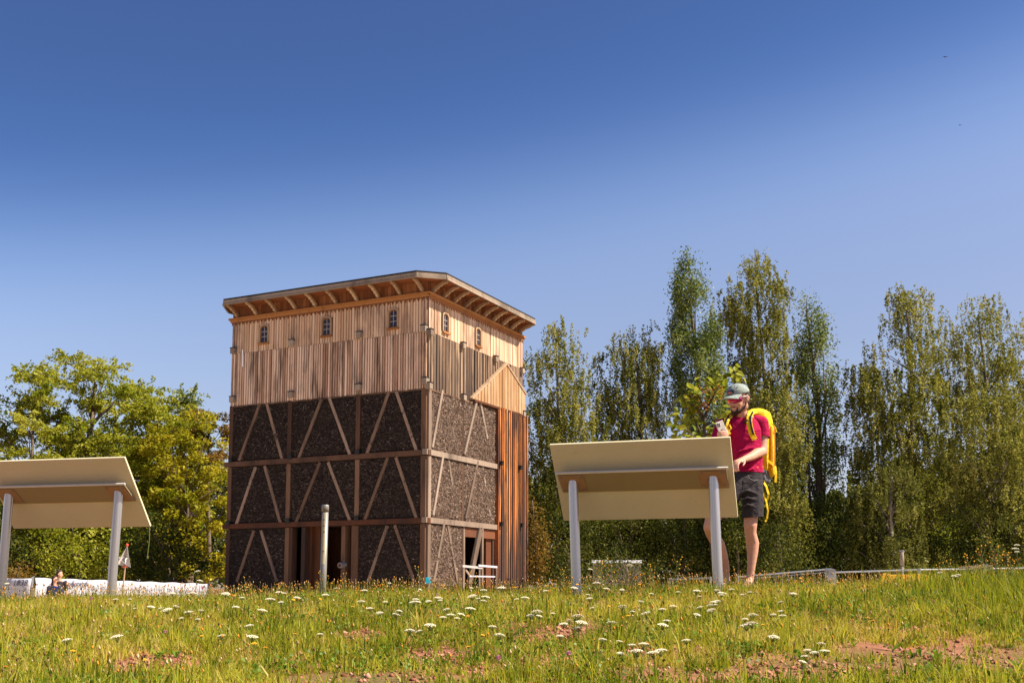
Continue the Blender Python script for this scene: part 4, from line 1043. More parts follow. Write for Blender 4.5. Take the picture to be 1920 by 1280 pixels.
    for p, q_, th_, o, mt in [((867, 1060.5), (904, 1064), .11, .9, 'white'), ((897, 1059.5), (932, 1062.5), .10, .94, 'fascia'), ((880, 1079.5), (928, 1080.5), .07, .92, 'fascia')]:
        m = MB(); m.beam(w(*p, o), w(*q_, o), .035, th_, (0, 0, 1)); m.build('plank', M['bar'] if mt == 'white' else M['banner'], root)
    for px in (869, 899, 931):
        t = w(px, 1060, .86); m = MB(); m.beam(t, (t.x, t.y, -.1), .09, .05, (0, 1, 0)); m.build('post', M['timber_r'], root)
    m = MB(); t = w(872, 1066, .8); m.beam(t, w(884, 1083, .8), .10, .05, (0, 1, 0)); m.build('strut', M['timber_r'], root)
    p = TC - TR * .5 - TL * .5; c_ = at(803, 1087.5, 49.2)
    root = thing('utility_box', 'tiny turquoise box on a peg at the near corner of the tower', 'box', (c_.x, 49.2, ZR))
    z = c_.z - ZR; m = MB(); m.box((-.11, -.06, z - .13), (.11, .06, z + .13)); m.build('casing', M['cyan'], root, bevel=.02)
    m = MB(); m.tube([(0, 0, -.1), (0, 0, z - .131)], .03, 6); m.build('peg', M['greybox'], root)
    for (px, py, s, lab) in [(1772, 107, .34, 'tiny dark bird gliding high in the blue, wings level'), (1800, 235, .2, 'tiny dark bird lower in the sky, above the right-hand trees')]:
        c_ = at(px, py, 110); m = MB()
        m.sphere((0, 0, 0), (.05 * s / .34, .12 * s / .34, .05 * s / .34), 8, 5)
        for sx in (-1, 1): m._add([(0, .05, .01), (sx * s * .5, .02, .03), (sx * s * .95, -.06, .0), (sx * s * .5, -.09, .025), (0, -.06, .01)], [(0, 1, 3, 4), (1, 2, 3)])
        o = m.build('bird', M['iron']); o.location = c_; tag(o, lab, 'bird', 'birds in the sky')
    # aerial mast above the left trees
    Y = 84; p = at(140, 1090, Y); root = thing('aerial_mast', 'thin dark aerial sticking out above the feathery trees', 'aerial', (p.x, Y, gz(p.x, Y)))
    z = at(140, 664, Y).z - gz(p.x, Y); m = MB(); m.tube([(0, 0, 0), (0, 0, z * .7), (0, 0, z)], [.09, .06, .04], 6); m.build('pole', M['greybox'], root)
misc()
# ---------------------------------------------------------------- people
def blobs(chains, name, mat, voxel, parent=None, smooth=4, cuts=(), sf=.5):
    """chains of tapering balls fused into one continuous skin. Each ball: (x, y, z, r) or (x, y, z, rx, ry, rz)"""
    sv = []; sf_ = []
    n1, n2 = 6, 10
    for i in range(n1 + 1):
        for k in range(n2):
            a = math.pi * i / n1; b = 2 * math.pi * k / n2
            sv.append((math.sin(a) * math.cos(b), math.sin(a) * math.sin(b), math.cos(a)))
    for i in range(n1):
        for k in range(n2): sf_.append((i * n2 + k, (i + 1) * n2 + k, (i + 1) * n2 + (k + 1) % n2, i * n2 + (k + 1) % n2))
    sv = np.array(sv); sf_ = np.array(sf_)
    V, Fq, o = [], [], 0
    for ch in chains:
        pts = [np.array(p if len(p) == 6 else (*p[:3], p[3], p[3], p[3]), float) for p in ch]
        seq = [pts[0]]
        for a, b in zip(pts, pts[1:]):
            step = max(.25 * min(a[3:].min(), b[3:].min()), .002); n = max(1, int(np.linalg.norm(b[:3] - a[:3]) / step))
            seq += [a + (b - a) * (k / n) for k in range(1, n + 1)]
        for p in seq:
            V.append(sv * p[3:] + p[:3]); Fq.append(sf_ + o); o += len(sv)
    t = np_mesh('tmp', np.concatenate(V), np.concatenate(Fq), mat)
    md = t.modifiers.new('r', 'REMESH'); md.mode = 'VOXEL'; md.voxel_size = voxel
    if smooth:
        ms = t.modifiers.new('s', 'SMOOTH'); ms.factor = sf; ms.iterations = smooth
    bpy.context.view_layer.update()
    me = bpy.data.meshes.new_from_object(t.evaluated_get(bpy.context.evaluated_depsgraph_get()))
    old = t.data; bpy.data.objects.remove(t); bpy.data.meshes.remove(old)
    me.name = name
    if cuts:
        bm = bmesh.new(); bm.from_mesh(me)
        for co, no, rad in cuts:                         # cut away what lies on the +no side within rad of co
            co, no = Vector(co), Vector(no).normalized()
            fs = [f for f in bm.faces if (f.calc_center_median() - co).length < rad]
            g_ = list({v for f in fs for v in f.verts}) + list({e for f in fs for e in f.edges}) + fs
            res = bmesh.ops.bisect_plane(bm, geom=g_, plane_co=co, plane_no=no)
            kill = [f for f in bm.faces if (f.calc_center_median() - co).length < rad and (f.calc_center_median() - co).dot(no) > 1e-5]
            bmesh.ops.delete(bm, geom=kill, context='FACES')
        bm.to_mesh(me); bm.free()
    me.materials.clear(); me.materials.append(mat)
    me.polygons.foreach_set('use_smooth', [True] * len(me.polygons))
    return mesh_obj(name, me, parent)
def ribbon(pts, width, normal_hint, mat, name, parent, thick=.004, wdirs=None):
    m = MB()
    pts = [Vector(p) for p in pts]
    for a, b in zip(pts, pts[1:]):
        e = (b - a).normalized() * .004
        m.beam(a - e, b + e, width, thick, normal_hint if not callable(normal_hint) else normal_hint((a + b) / 2))
    return m.build(name, mat, parent)

def cloth_mat(name, color, scale=14, rough=.85):
    g = NG(name); P = g.objco(); n = g.noise(g.mapping(P, (1, 1, 1.6)), scale, 3, .5, .6); n2 = g.noise(P, 120, 2)
    c = g.mix(n, tuple(k * .86 for k in color), tuple(min(1, k * 1.1) for k in color))
    g.bsdf(c, rough, 0, .15, g.bump(g.math('ADD', n, g.math('MULTIPLY', n2, .12)), .55, .03)); return g.mat
M['shirt'] = cloth_mat('crimson_jersey', (.36, .004, .055))
M['shorts'] = cloth_mat('charcoal_cotton', (.040, .034, .038))
M['pack'] = cloth_mat('yellow_pack_fabric', (.80, .53, .014), 10, .6)
M['packgrey'] = cloth_mat('grey_pack_fabric', (.16, .17, .18), 10)
M['strapblack'] = cloth_mat('black_webbing', (.02, .02, .022), 30)
M['cap'] = cloth_mat('grey_green_twill', (.27, .315, .285), 20)
M['capbrim'] = cloth_mat('pale_brim_lining', (.46, .44, .39), 20)
M['patch'] = m_plain('dark_blue_patch', (.045, .06, .10), .8)
M['patchorange'] = m_plain('orange_embroidery', (.62, .20, .10), .8)
M['shoe'] = m_plain('dark_shoe_fabric', (.03, .028, .028), .7)
M['sole'] = m_plain('white_sole', (.7, .68, .64), .7)
g = NG('red_mirror_lens'); c = g.ramp(g.attr('tint'), [(.0, (.80, .16, .03)), (.35, (.78, .05, .035)), (.55, (.50, .008, .09)), (1, (.20, .006, .12))])
g.bsdf(c, .16, .5, .6); M['lens'] = g.mat
M['phonecase'] = m_plain('pale_grey_phone_case', (.52, .46, .41), .4)
M['black'] = m_plain('black_plastic', (.012, .012, .013), .35, 0, .5)
M['blueshirt'] = cloth_mat('dark_blue_shirt', (.02, .03, .10))

def hiker():
    Y0 = 9.62
    f0 = at(1400, 1090, Y0); G = gz(f0.x, Y0) - .01
    root = thing('person', 'man in crimson shirt and grey-green cap holding a phone at the beige panel', 'person', (f0.x, Y0, G))
    off = Vector((f0.x, Y0, G))
    def P(px, py, d=0.0): return at(px, py, Y0 + d) - off
    def B(px, py, d, *r): return (*P(px, py, d), *r)
    s = 1 / 212.0
    # ---- head frame
    hc = P(1384, 749, -.03)
    fw = Vector((-.72, -.62, -.25)).normalized(); rt = Vector((0, 0, 1)).cross(fw).normalized(); upv = fw.cross(rt) * 1.0
    if upv.z < 0: upv = -upv
    def Hd(f_, r_, u_): return hc + fw * f_ + rt * r_ + upv * u_
    def HB(f_, r_, u_, *rad): return (*Hd(f_, r_, u_), *rad)
    chains = []
    # torso core and neck (skin under the clothes)
    chains.append([B(1398, 880, .02, .105, .085, .10), B(1400, 845, .02, .10, .08, .1), B(1397, 805, .02, .12, .08, .08), B(1394, 785, .03, .11, .075, .05)])
    chains.append([B(1396, 795, .03, .07), B(1391, 778, .0, .058), B(1387, 765, -.02, .056)])
    # skull, face, jaw
    chains.append([HB(-.02, 0, .035, .088), HB(.01, 0, .03, .085)])
    chains.append([HB(.025, 0, -.01, .070), HB(.035, 0, -.06, .058), HB(.045, 0, -.098, .040)])
    chains.append([HB(-.005, .035, -.06, .05), HB(-.005, -.035, -.06, .05)])
    chains.append([HB(.078, 0, .02, .015), HB(.100, 0, -.020, .016), HB(.108, 0, -.032, .017)])       # nose
    chains.append([HB(.095, .016, -.036, .011), HB(.095, -.016, -.036, .011)])
    chains.append([HB(.080, .02, -.066, .011), HB(.088, 0, -.064, .012), HB(.080, -.02, -.066, .011)])  # lips
    chains.append([HB(.078, .018, -.078, .011), HB(.084, 0, -.079, .012), HB(.078, -.018, -.078, .011)])
    chains.append([HB(.066, .045, .012, .022), HB(.070, -.045, .012, .022)])                       # brow/cheeks
    chains.append([HB(.060, .042, -.030, .024)]); chains.append([HB(.060, -.042, -.030, .024)])
    for sd in (-1, 1):                                                                             # ears
        e = [(-.015, .088 * sd, .022, .011), (-.030, .095 * sd, .005, .012), (-.022, .092 * sd, -.018, .010), (-.008, .086 * sd, -.030, .009), (-.008, .084 * sd, .0, .012)]
        chains.append([HB(*q) for q in e])
    # arms: camera-right arm bent with the hand on the panel edge
    sh = (1428, 790, .02); el_ = (1430, 846, -.02); wr = (1394, 861, -.30)
    chains.append([B(*sh, .047), B(1431, 812, .02, .052), B(1430, 832, 0, .045), B(*el_, .041), B(1420, 849, -.09, .046), B(1408, 856, -.19, .037), B(*wr, .028)])
    hw = P(*wr)
    kn = P(1381, 866, -.40)
    chains.append([(*hw, .028), (*hw.lerp(kn, .5), .036, .036, .021), (*kn, .034, .030, .018)])
    d0 = (kn - hw).normalized(); sd = d0.cross(Vector((0, 0, 1))).normalized()
    for k, (ln, sp) in enumerate([(.072, -.030), (.082, -.010), (.078, .011), (.062, .030)]):
        b0 = kn + sd * sp; b1 = b0 + d0 * ln * .42 + Vector((0, 0, -.016)); b2 = b1 + d0 * ln * .18 + Vector((.004, 0, -ln * .42)); b3 = b2 + Vector((.006, .004, -ln * .30))
        chains.append([(*b0, .0105), (*b1, .0098), (*b2, .009), (*b3, .0078)])
    t0 = hw.lerp(kn, .35) + sd * -.028
    chains.append([(*t0, .014), (*(t0 + d0 * .035 + sd * -.022 + Vector((0, 0, -.018))), .0115), (*(t0 + d0 * .066 + sd * -.022 + Vector((0, 0, -.036))), .0095)])
    # camera-left arm: raised forearm, hand round the phone
    sh2 = (1354, 796, .0); el2 = (1332, 852, -.10)
    ph_c = P(1353.5, 805, -.37)
    wr2 = P(1346, 829, -.33)
    chains.append([B(*sh2, .047), B(1346, 820, -.03, .050), B(*el2, .042), (*P(1336, 842, -.22), .040), (*wr2, .028)])
    pu = Vector((-.36, -.10, .93)).normalized(); pr = Vector((.90, .22, .37)); pr = (pr - pu * pr.dot(pu)).normalized(); pn = pr.cross(pu)
    if pn.y > 0: pn = -pn                                   # phone back faces the camera
    palm = ph_c - pu * .055 - pn * -.014 + pr * .006
    pm = wr2.lerp(palm, .65)
    chains.append([(*wr2, .028), (*pm, .034, .024, .03), (*(palm - pr * .018), .030, .020, .028)])
    for k, (lo, wd) in enumerate([(-.012, .078), (-.034, .080), (-.055, .074), (-.074, .060)]):   # fingers wrap over the back from the side
        a = ph_c + pu * (lo - .0) - pr * .046 + pn * .002
        b = a + pn * .020 + pr * .006; c_ = b + pr * (wd * .45) + pn * .002 - pu * .006; e = c_ + pr * (wd * .40) - pn * .004 - pu * .007
        chains.append([(*(a - pn * .012 - pu * .02), .011), (*a, .0105), (*b, .0105), (*c_, .010), (*e, .0082)])
    th = ph_c - pu * .045 + pr * .040
    chains.append([(*(palm), .017), (*(th - pn * .004), .013), (*(th + pu * .030 - pn * .006), .011), (*(th + pu * .052 - pn * .010), .009)])
    # legs
    chains.append([B(1408, 885, .02, .08), B(1410, 930, .0, .075), B(1408, 968, -.01, .066), B(1407, 985, -.03, .060), B(1407, 998, -.02, .053), B(1411, 1018, .015, .060), B(1411, 1035, .01, .051), B(1409, 1060, .0, .038), B(1407, 1078, .0, .035), B(1406, 1086, .0, .036)])
    chains.append([B(1394, 898, .0, .075), B(1362, 939, -.05, .068), B(1336, 972, -.09, .066), B(1331, 988, -.10, .060), B(1334, 1000, -.06, .053), B(1347, 1020, .02, .058), B(1354, 1038, .06, .049), B(1360, 1060, .10, .038), B(1361, 1076, .12, .035), B(1361, 1084, .12, .036)])
    for ax, ay, ad in ((1406, 1087, 0), (1361, 1086, .12)):
        a = P(ax, ay, ad); chains.append([(*a, .036), (a.x - .05, a.y - .10, .055, .04, .045, .03), (a.x - .075, a.y - .16, .045, .035, .035, .022)])
    blobs(chains, 'body', M['skin'], .0080, root, 4)
    # hair and beard
    blobs([[HB(-.045, .045, .02, .052), HB(-.06, 0, .0, .060), HB(-.045, -.045, .02, .052)], [HB(-.065, .03, -.035, .040), HB(-.065, -.03, -.035, .040)], [HB(-.012, .078, .03, .016), HB(-.008, .080, -.01, .012)], [HB(-.012, -.078, .03, .016), HB(-.008, -.080, -.01, .012)]], 'hair', M['hair'], .008, root, 2)
    be = []
    for sd_ in (-1, 1):
        be.append([HB(.000, .079 * sd_, -.03, .006), HB(.008, .076 * sd_, -.055, .009), HB(.028, .060 * sd_, -.082, .012), HB(.058, .034 * sd_, -.102, .018), HB(.078, 0, -.108, .022)])
        be.append([HB(.076, .030 * sd_, -.060, .007), HB(.078, .034 * sd_, -.08, .009), HB(.078, .02 * sd_, -.100, .016)])
    be.append([HB(.093, .024, -.056, .006), HB(.100, 0, -.051, .0065), HB(.093, -.024, -.056, .006)])
    be.append([HB(.070, 0, -.105, .022), HB(.066, 0, -.122, .016)])
    blobs(be, 'beard', M['hair'], .006, root, 2)
    # shirt
    hem = P(1402, 886, 0)
    sh_ch = [[B(1401, 900, .02, .150, .118, .10), B(1401, 870, .02, .142, .112, .1), B(1401, 840, .01, .142, .112, .1), B(1396, 810, .01, .165, .115, .09), B(1394, 794, .02, .155, .095, .055), B(1393, 783, .03, .10, .075, .03)],
             [B(1391, 779, .01, .067, .062, .014)]]
    for k in range(5):                                        # folds gathering at the waist
        y = 842 + k * 10; sh_ch.append([B(1378, y + 6, -.095, .011), B(1395, y + 1, -.108, .013), B(1412, y - 4, -.096, .011)])
    c1 = P(1431, 820, .01); n1 = P(1430, 846, -.02) - P(1428, 793, .02)
    c2 = P(1343, 830, -.055); n2 = P(1332, 852, -.1) - P(1354, 797, 0)
    blobs(sh_ch, 'shirt', M['shirt'], .0085, root, 4, cuts=[(hem, (.02, 0, -1), .32)])
    blobs([[B(1362, 797, .01, .064), B(1354, 797, .0, .066), B(1348, 815, -.03, .064), B(1342, 832, -.06, .062), B(1339, 840, -.07, .060)]], 'sleeve', M['shirt'], .0085, root, 3, cuts=[(c2, n2, .3)])
    blobs([[B(1418, 791, .03, .066), B(1428, 793, .02, .066), B(1430, 812, .02, .065), B(1431, 824, .01, .066), B(1431, 838, 0, .066)]], 'sleeve', M['shirt'], .0085, root, 3, cuts=[(c1, n1, .3)])
    # neckline shadowless opening: skin V shows as a collar rim
    ring = MB(); pts = []
    for k in range(17):
        a = -math.pi * .5 + 2 * math.pi * k / 16; dv = max(0, math.cos(a + math.pi / 2))
        pts.append(P(1391, 777.5, .005) + Vector((.066 * math.cos(a), .060 * math.sin(a), -.012 - (.030 if False else .0) + .012 * math.sin(a) - .035 * max(0, -math.sin(a)) ** 2)))
    ring.tube(pts, .0075, 6, False); ring.build('collar', M['shirt'], root, True)
    # shorts
    h1, h2 = P(1410, 970, 0), P(1341, 968, -.085)
    s_ch = [[B(1400, 884, .02, .140, .112, .05), B(1400, 900, .02, .148, .118, .07), B(1398, 918, .01, .140, .115, .07)],
            [B(1410, 905, .02, .100, .108, .1), B(1412, 940, .0, .098, .1, .1), B(1411, 972, -.01, .098, .1, .08), B(1411, 990, -.01, .098, .1, .08)],
            [B(1390, 898, .0, .10, .108, .1), B(1362, 936, -.05, .100, .1, .1), B(1342, 968, -.085, .096, .1, .08), B(1333, 984, -.10, .094, .098, .08)]]
    for k in range(3): s_ch.append([B(1386 + 3 * k, 925 + 13 * k, -.098, .010), B(1402, 919 + 13 * k, -.112, .012), B(1420, 926 + 13 * k, -.085, .010)])
    top = P(1400, 880, .02)
    blobs(s_ch, 'shorts', M['shorts'], .009, root, 4, cuts=[(h1, (.05, 0, -1), .20), (h2, (-.25, 0, -.97), .20), (top, (0, 0, 1), .25)])
    pk = MB(); pk.tube([P(1402, 890, -.118), P(1406, 897, -.122), P(1414, 901, -.108), P(1421, 899, -.085)], .0035, 5); pk.build('pocket_seam', M['packgrey'], root)
    # shoes
    for ax, ay, ad in ((1406, 1087, 0), (1361, 1086, .12)):
        a = P(ax, ay, ad); a.z = .0
        blobs([[(a.x + .012, a.y + .055, .055, .042, .045, .05), (a.x, a.y, .06, .044, .05, .055), (a.x - .04, a.y - .08, .048, .047, .05, .042), (a.x - .075, a.y - .155, .036, .043, .045, .03), (a.x - .09, a.y - .19, .030, .034, .03, .022)]], 'shoe', M['shoe'], .009, root, 3)
        blobs([[(a.x + .014, a.y + .065, .012, .042, .045, .016), (a.x - .04, a.y - .08, .012, .048, .05, .016), (a.x - .092, a.y - .195, .012, .038, .034, .014)]], 'sole', M['sole'], .008, root, 2)
    # cap: dome, brim, patch, button
    m = MB(); n1_, n2_ = 10, 28; vs = []
    fr, sr, hr = .112, .098, .100
    for i in range(n1_ + 1):
        a = math.pi / 2 * i / n1_
        for k in range(n2_):
            b = 2 * math.pi * k / n2_; pinch = 1 + .02 * math.cos(6 * b) * math.sin(a)
            vs.append(Hd(-.012 + fr * math.sin(a) ** .8 * math.cos(b) * pinch, sr * math.sin(a) ** .8 * math.sin(b) * pinch, .050 + hr * .94 * math.cos(a) * (1 + .03 * math.cos(b))))
    m._add(vs, [(i * n2_ + k, (i + 1) * n2_ + k, (i + 1) * n2_ + (k + 1) % n2_, i * n2_ + (k + 1) % n2_) for i in range(n1_) for k in range(n2_)])
    cap = m.build('cap', M['cap'], root, True); so = cap.modifiers.new('t', 'SOLIDIFY'); so.thickness = .003
    m = MB(); vs = []; N = 14
    for j in range(5):
        for k in range(N + 1):
            b = (k / N - .5) * 2.0; t = j / 4
            f_ = -.012 + (fr * math.cos(b) - .004) + t * .098 * math.cos(b * .78) ; r_ = (sr * math.sin(b)) * (1 + .10 * t)
            vs.append(Hd(f_, r_, .052 - .016 * t - .030 * (r_ / .1) ** 2 * (.3 + .7 * t)))
    m._add(vs, [(j * (N + 1) + k, j * (N + 1) + k + 1, (j + 1) * (N + 1) + k + 1, (j + 1) * (N + 1) + k) for j in range(4) for k in range(N)])
    br = m.build('brim', [M['cap'], M['capbrim']], cap, True); so = br.modifiers.new('t', 'SOLIDIFY'); so.thickness = .006; so.offset = 0; so.material_offset_rim = 1
    def dome(b, h, e=.004):   # point on the cap front at azimuth b and height h
        a = math.acos(min(1, h / (hr * 1.03))); return Hd(-.012 + (fr * math.sin(a) ** .8 + e) * math.cos(b), (sr * math.sin(a) ** .8 + e) * math.sin(b), .050 + h * .94)
    m = MB(); n = 8; vs = [dome(-.38 + .76 * k / n, h) for h in (.014, .034, .052) for k in range(n + 1)]
    m._add(vs, [(j * (n + 1) + k, j * (n + 1) + k + 1, (j + 1) * (n + 1) + k + 1, (j + 1) * (n + 1) + k) for j in range(2) for k in range(n)]); m.build('patch', M['patch'], cap)
    m = MB()
    for b0, hh in ((-.2, .030), (-.07, .040), (.08, .036), (.2, .028)): m._add([dome(b0 - .10, .018, .006), dome(b0 + .10, .018, .006), dome(b0 + .02, hh + .004, .006), dome(b0 - .03, hh + .003, .006)], [(0, 1, 2, 3)])
    tag(m.build('embroidery', M['patchorange'], cap), kind='stuff')
    m = MB(); m.sphere(Hd(-.012, 0, .142), .008, 8, 5); m.build('button', M['cap'], cap)
    for b in (-.75, .75, 2.2, -2.2): m = MB(); m.sphere(dome(b, .068, .001), .0045, 6, 4); m.build('eyelet', M['black'], cap)
    # wrap-around mirrored sunglasses
    LT = (lambda q: q) if rt.x > 0 else (lambda q: 1 - q)
    m = MB(); vs = []; N = 16
    for j, (u_, ex) in enumerate(((.022, .003), (.008, .010), (-.008, .009), (-.024, .002))):
        for k in range(N + 1):
            b = (k / N - .5) * 2.3; q = abs(k / N - .5) * 2
            uu = u_ + (.006 * (1 - q) if u_ > 0 else (.012 * max(0, 1 - q * 5) + .008 * q * q))
            vs.append(Hd(-.008 + (.098 + ex) * math.cos(b * .92) - .0, (.078 + ex * .5) * math.sin(b) * 1.0, uu))
    m._add(vs, [(j * (N + 1) + k, j * (N + 1) + k + 1, (j + 1) * (N + 1) + k + 1, (j + 1) * (N + 1) + k) for j in range(3) for k in range(N)])
    gl = m.build('sunglasses', M['lens'], root, True); a_ = gl.data.attributes.new('tint', 'FLOAT', 'POINT'); a_.data.foreach_set('value', [LT(k / N) for j in range(4) for k in range(N + 1)]); so = gl.modifiers.new('t', 'SOLIDIFY'); so.thickness = .003
    m = MB()
    for sd_ in (-1, 1): m.tube([Hd(.035, .080 * sd_, .020), Hd(.0, .086 * sd_, .020), Hd(-.03, .090 * sd_, .014)], .005, 6)
    top_ = [Hd(-.008 + .103 * math.cos(b * .92), .081 * math.sin(b), .026 + .004 * math.cos(b)) for b in np.linspace(-1.15, 1.15, 12)]
    m.tube(top_, .0035, 6); m.build('frame', M['white'], gl, True)
    # ---- phone
    ph = thing('phone', 'pale grey smartphone with a round camera ring held up by the capped man', 'phone', tuple(off + ph_c))
    m = MB(); m.beam(-pu * .075, pu * .075, .074, .010, pn); m.build('case', M['phonecase'], ph, bevel=.004)
    m = MB(); q = pu * .048 - pr * .012; m.tube([q + pn * .005, q + pn * .0075], .019, 16); cm = m.build('camera_module', M['bar'], ph, True)
    for dx_, dz_ in ((-.008, .006), (.008, .006), (0, -.008)):
        m = MB(); l = q + pr * dx_ + pu * dz_; m.tube([l + pn * .0074, l + pn * .010], .006, 10); m.build('lens', M['black'], cm)
    m = MB(); m.beam(-pu * .072 - pn * .0056, pu * .072 - pn * .0056, .068, .001, pn); m.build('screen', M['black'], ph)
    m = MB(); cpts = [pu * -.022 + pn * .012 + pr * (.026 * math.cos(a)) + pu * (.022 * math.sin(a)) for a in np.linspace(0, 6.283, 15)]; m.tube(cpts, .0032, 6, False); m.build('finger_ring', M['black'], ph)
    # ---- backpack
    bp = thing('backpack', 'tall yellow hiking backpack with dangling straps on the back of the capped man', 'backpack', tuple(off + P(1430, 840, .20)))
    bo = P(1430, 840, .20); Q = lambda px, py, d: P(px, py, d) - bo
    def QB(px, py, d, *r): return (*Q(px, py, d), *r)
    blobs([[QB(1420, 776, .20, .115, .10, .05), QB(1424, 800, .24, .125, .13, .07), QB(1424, 845, .25, .128, .135, .08), QB(1424, 880, .24, .122, .125, .06)]], 'bag', M['pack'], .011, bp, 3)
    blobs([[QB(1420, 884, .23, .118, .120, .05), QB(1424, 902, .22, .105, .105, .045)]], 'base_panel', M['packgrey'], .011, bp, 2)
    blobs([[QB(1406, 776, .21, .055, .09, .036), QB(1421, 773, .22, .07, .10, .038), QB(1435, 779, .23, .05, .09, .042), QB(1442, 795, .23, .034, .08, .05)]], 'lid', M['pack'], .010, bp, 2)
    blobs([[QB(1443, 806, .20, .040, .07, .05), QB(1445, 850, .20, .042, .075, .07), QB(1445, 885, .19, .040, .07, .05)]], 'side_pocket', M['pack'], .010, bp, 2)
    def strap(name, pts, w, mat, r0=None):
        # soft padded strap: flattened tube
        m = MB(); pp = [Vector(p) for p in pts]
        for a, b in zip(pp, pp[1:]):
            e = (b - a).normalized() * .003; m.beam(a - e, b + e, w, .012, Vector((0, -1, .12)))
        return m.build(name, mat, bp, bevel=.004)
    L1 = [Q(1417, 770, .06), Q(1409, 772.5, -.045), Q(1405, 780, -.092), Q(1404.5, 790, -.112), Q(1406.5, 802, -.118), Q(1410, 814, -.113), Q(1415, 824, -.085), Q(1424, 838, .0), Q(1428, 846, .1)]
    strap('shoulder_strap', L1, .052, M['pack']); 
    strap('strap_edge', [p + Vector((.010, -.011, 0)) for p in L1[1:6]], .016, M['strapblack'])
    L2 = [Q(1376, 775, .06), Q(1368, 779, -.045), Q(1363, 787, -.088), Q(1360, 797, -.105), Q(1361.5, 806, -.105), Q(1366, 815, -.10)]
    strap('shoulder_strap', L2, .046, M['pack'])
    strap('strap_edge', [p + Vector((-.008, -.011, 0)) for p in L2[1:4]], .018, M['strapblack'])
    def loop(name, pts, w, mat, th=.004):
        m = MB(); pp = [Vector(p) for p in pts]
        for a, b in zip(pp, pp[1:]): e = (b - a).normalized() * .002; m.beam(a - e, b + e, w, th, Vector((.25, -1, 0)))
        return m.build(name, mat, bp)
    loop('webbing', [Q(1368, 796, -.115), Q(1371, 803, -.118), Q(1366, 808, -.118), Q(1361, 804, -.116)], .012, M['pack'])
    loop('sternum_clip', [Q(1402, 787, -.122), Q(1397, 789, -.128), Q(1394, 793, -.125)], .016, M['strapblack'])
    loop('webbing', [Q(1438, 862, .08), Q(1446, 868, .10), Q(1453, 872, .12)], .022, M['pack'])
    loop('webbing', [Q(1453, 873, .1), Q(1455, 888, .09), Q(1454, 904, .09)], .022, M['pack'])
    loop('webbing', [Q(1430, 900, .08), Q(1437, 912, .05), Q(1441, 926, .04), Q(1439, 936, .05), Q(1431, 938, .06), Q(1427, 934, .06)], .020, M['pack'])
    loop('webbing', [Q(1431, 922, .05), Q(1437, 940, .04), Q(1440, 958, .04), Q(1438, 972, .05), Q(1435, 977, .05)], .016, M['pack'])
    loop('webbing', [Q(1446, 793, .14), Q(1454, 801, .14), Q(1456, 809, .14), Q(1450, 811, .14), Q(1447, 806, .14)], .008, M['pack'])
    loop('hip_belt', [Q(1426, 884, .06), Q(1428, 897, .04), Q(1430, 905, .05)], .034, M['strapblack'])
    loop('webbing', [Q(1420, 860, -.02), Q(1418, 870, -.06), Q(1420, 876, -.07)], .014, M['pack'])
    for px in (1446, 1452): loop('compression_strap', [Q(px, 800, .112), Q(px + 1, 840, .108), Q(px + .5, 880, .118)], .010, M['orange'])
hiker()

def walker(label, px, py_head, Y, height, shirt, hair_long, face_dx, glasses):
    hp = at(px, py_head, Y); G = hp.z - height
    root = thing('person', label, 'person', (hp.x, Y, G))
    H = height; k = H / 1.75
    def b(x, y, z, *r): return (x * k, y * k, z * k, *[q * k for q in r])
    ch = [[b(0, 0, .98, .15, .10, .1), b(0, 0, 1.2, .15, .11, .1), b(0, 0, 1.38, .18, .10, .06)], [b(0, 0, 1.42, .055), b(0, 0, 1.55, .055)],
          [b(-.0, 0, 1.65, .075, .09, .095)], [b(face_dx * .03, -.01, 1.58, .055, .06, .06)], [b(face_dx * .085, -.02, 1.62, .014), b(face_dx * .098, -.02, 1.60, .015)]]
    for s in (-1, 1):
        ch.append([b(.2 * s, 0, 1.36, .055), b(.23 * s, 0, 1.1, .043), b(.22 * s + face_dx * .08, -.06, .87, .03), b(.22 * s + face_dx * .1, -.08, .78, .03, .02, .045)])
        ch.append([b(.09 * s, 0, .95, .09), b(.10 * s + face_dx * .05 * s, 0, .5, .058), b(.10 * s - face_dx * .02 * s, 0, .08, .04), b(.10 * s + face_dx * .08, -.03, .04, .04)])
        ch.append([b(-.01 * face_dx, .085 * s, 1.62, .02)])
    blobs(ch, 'body', M['skin'], .016, root, 2)
    blobs([[b(0, 0, .92, .165, .12, .08), b(0, 0, 1.2, .165, .125, .1), b(0, 0, 1.38, .165, .11, .06)], [b(.18, 0, 1.37, .07), b(.225, 0, 1.18, .06)], [b(-.18, 0, 1.37, .07), b(-.225, 0, 1.18, .06)]], 'shirt', shirt, .018, root, 2)
    blobs([[b(.09 * s, 0, .93, .12), b(.1 * s, 0, .55, .09)] for s in (-1, 1)], 'trousers', M['shorts'], .02, root, 2)
    hs_ = [[b(-.02 * face_dx, 0, 1.69, .08, .095, .085)], [b(-.05 * face_dx, 0, 1.64, .065, .095, .09)]]
    if hair_long: hs_ += [[b(-.06 * face_dx, .03, 1.6, .06, .08, .09), b(-.07 * face_dx, .03, 1.42, .05, .08, .09)], [b(-.02, .07, 1.6, .03, .03, .05), b(-.02, .07, 1.45, .03)]]
    blobs(hs_, 'hair', M['hair'], .016, root, 2)
    if glasses:
        m = MB(); m.tube([b(face_dx * .06, -.085, 1.635)[:3], b(face_dx * .10, -.02, 1.635)[:3], b(face_dx * .06, .06, 1.635)[:3]], .018 * k, 6); m.build('sunglasses', M['black'], root)
    for s in (-1, 1):
        m = MB(); m.sphere(b(.10 * s + face_dx * .07, -.03, .035)[:3], (.12 * k, .06 * k, .05 * k), 8, 5); m.build('shoe', M['shoe'], root, True)
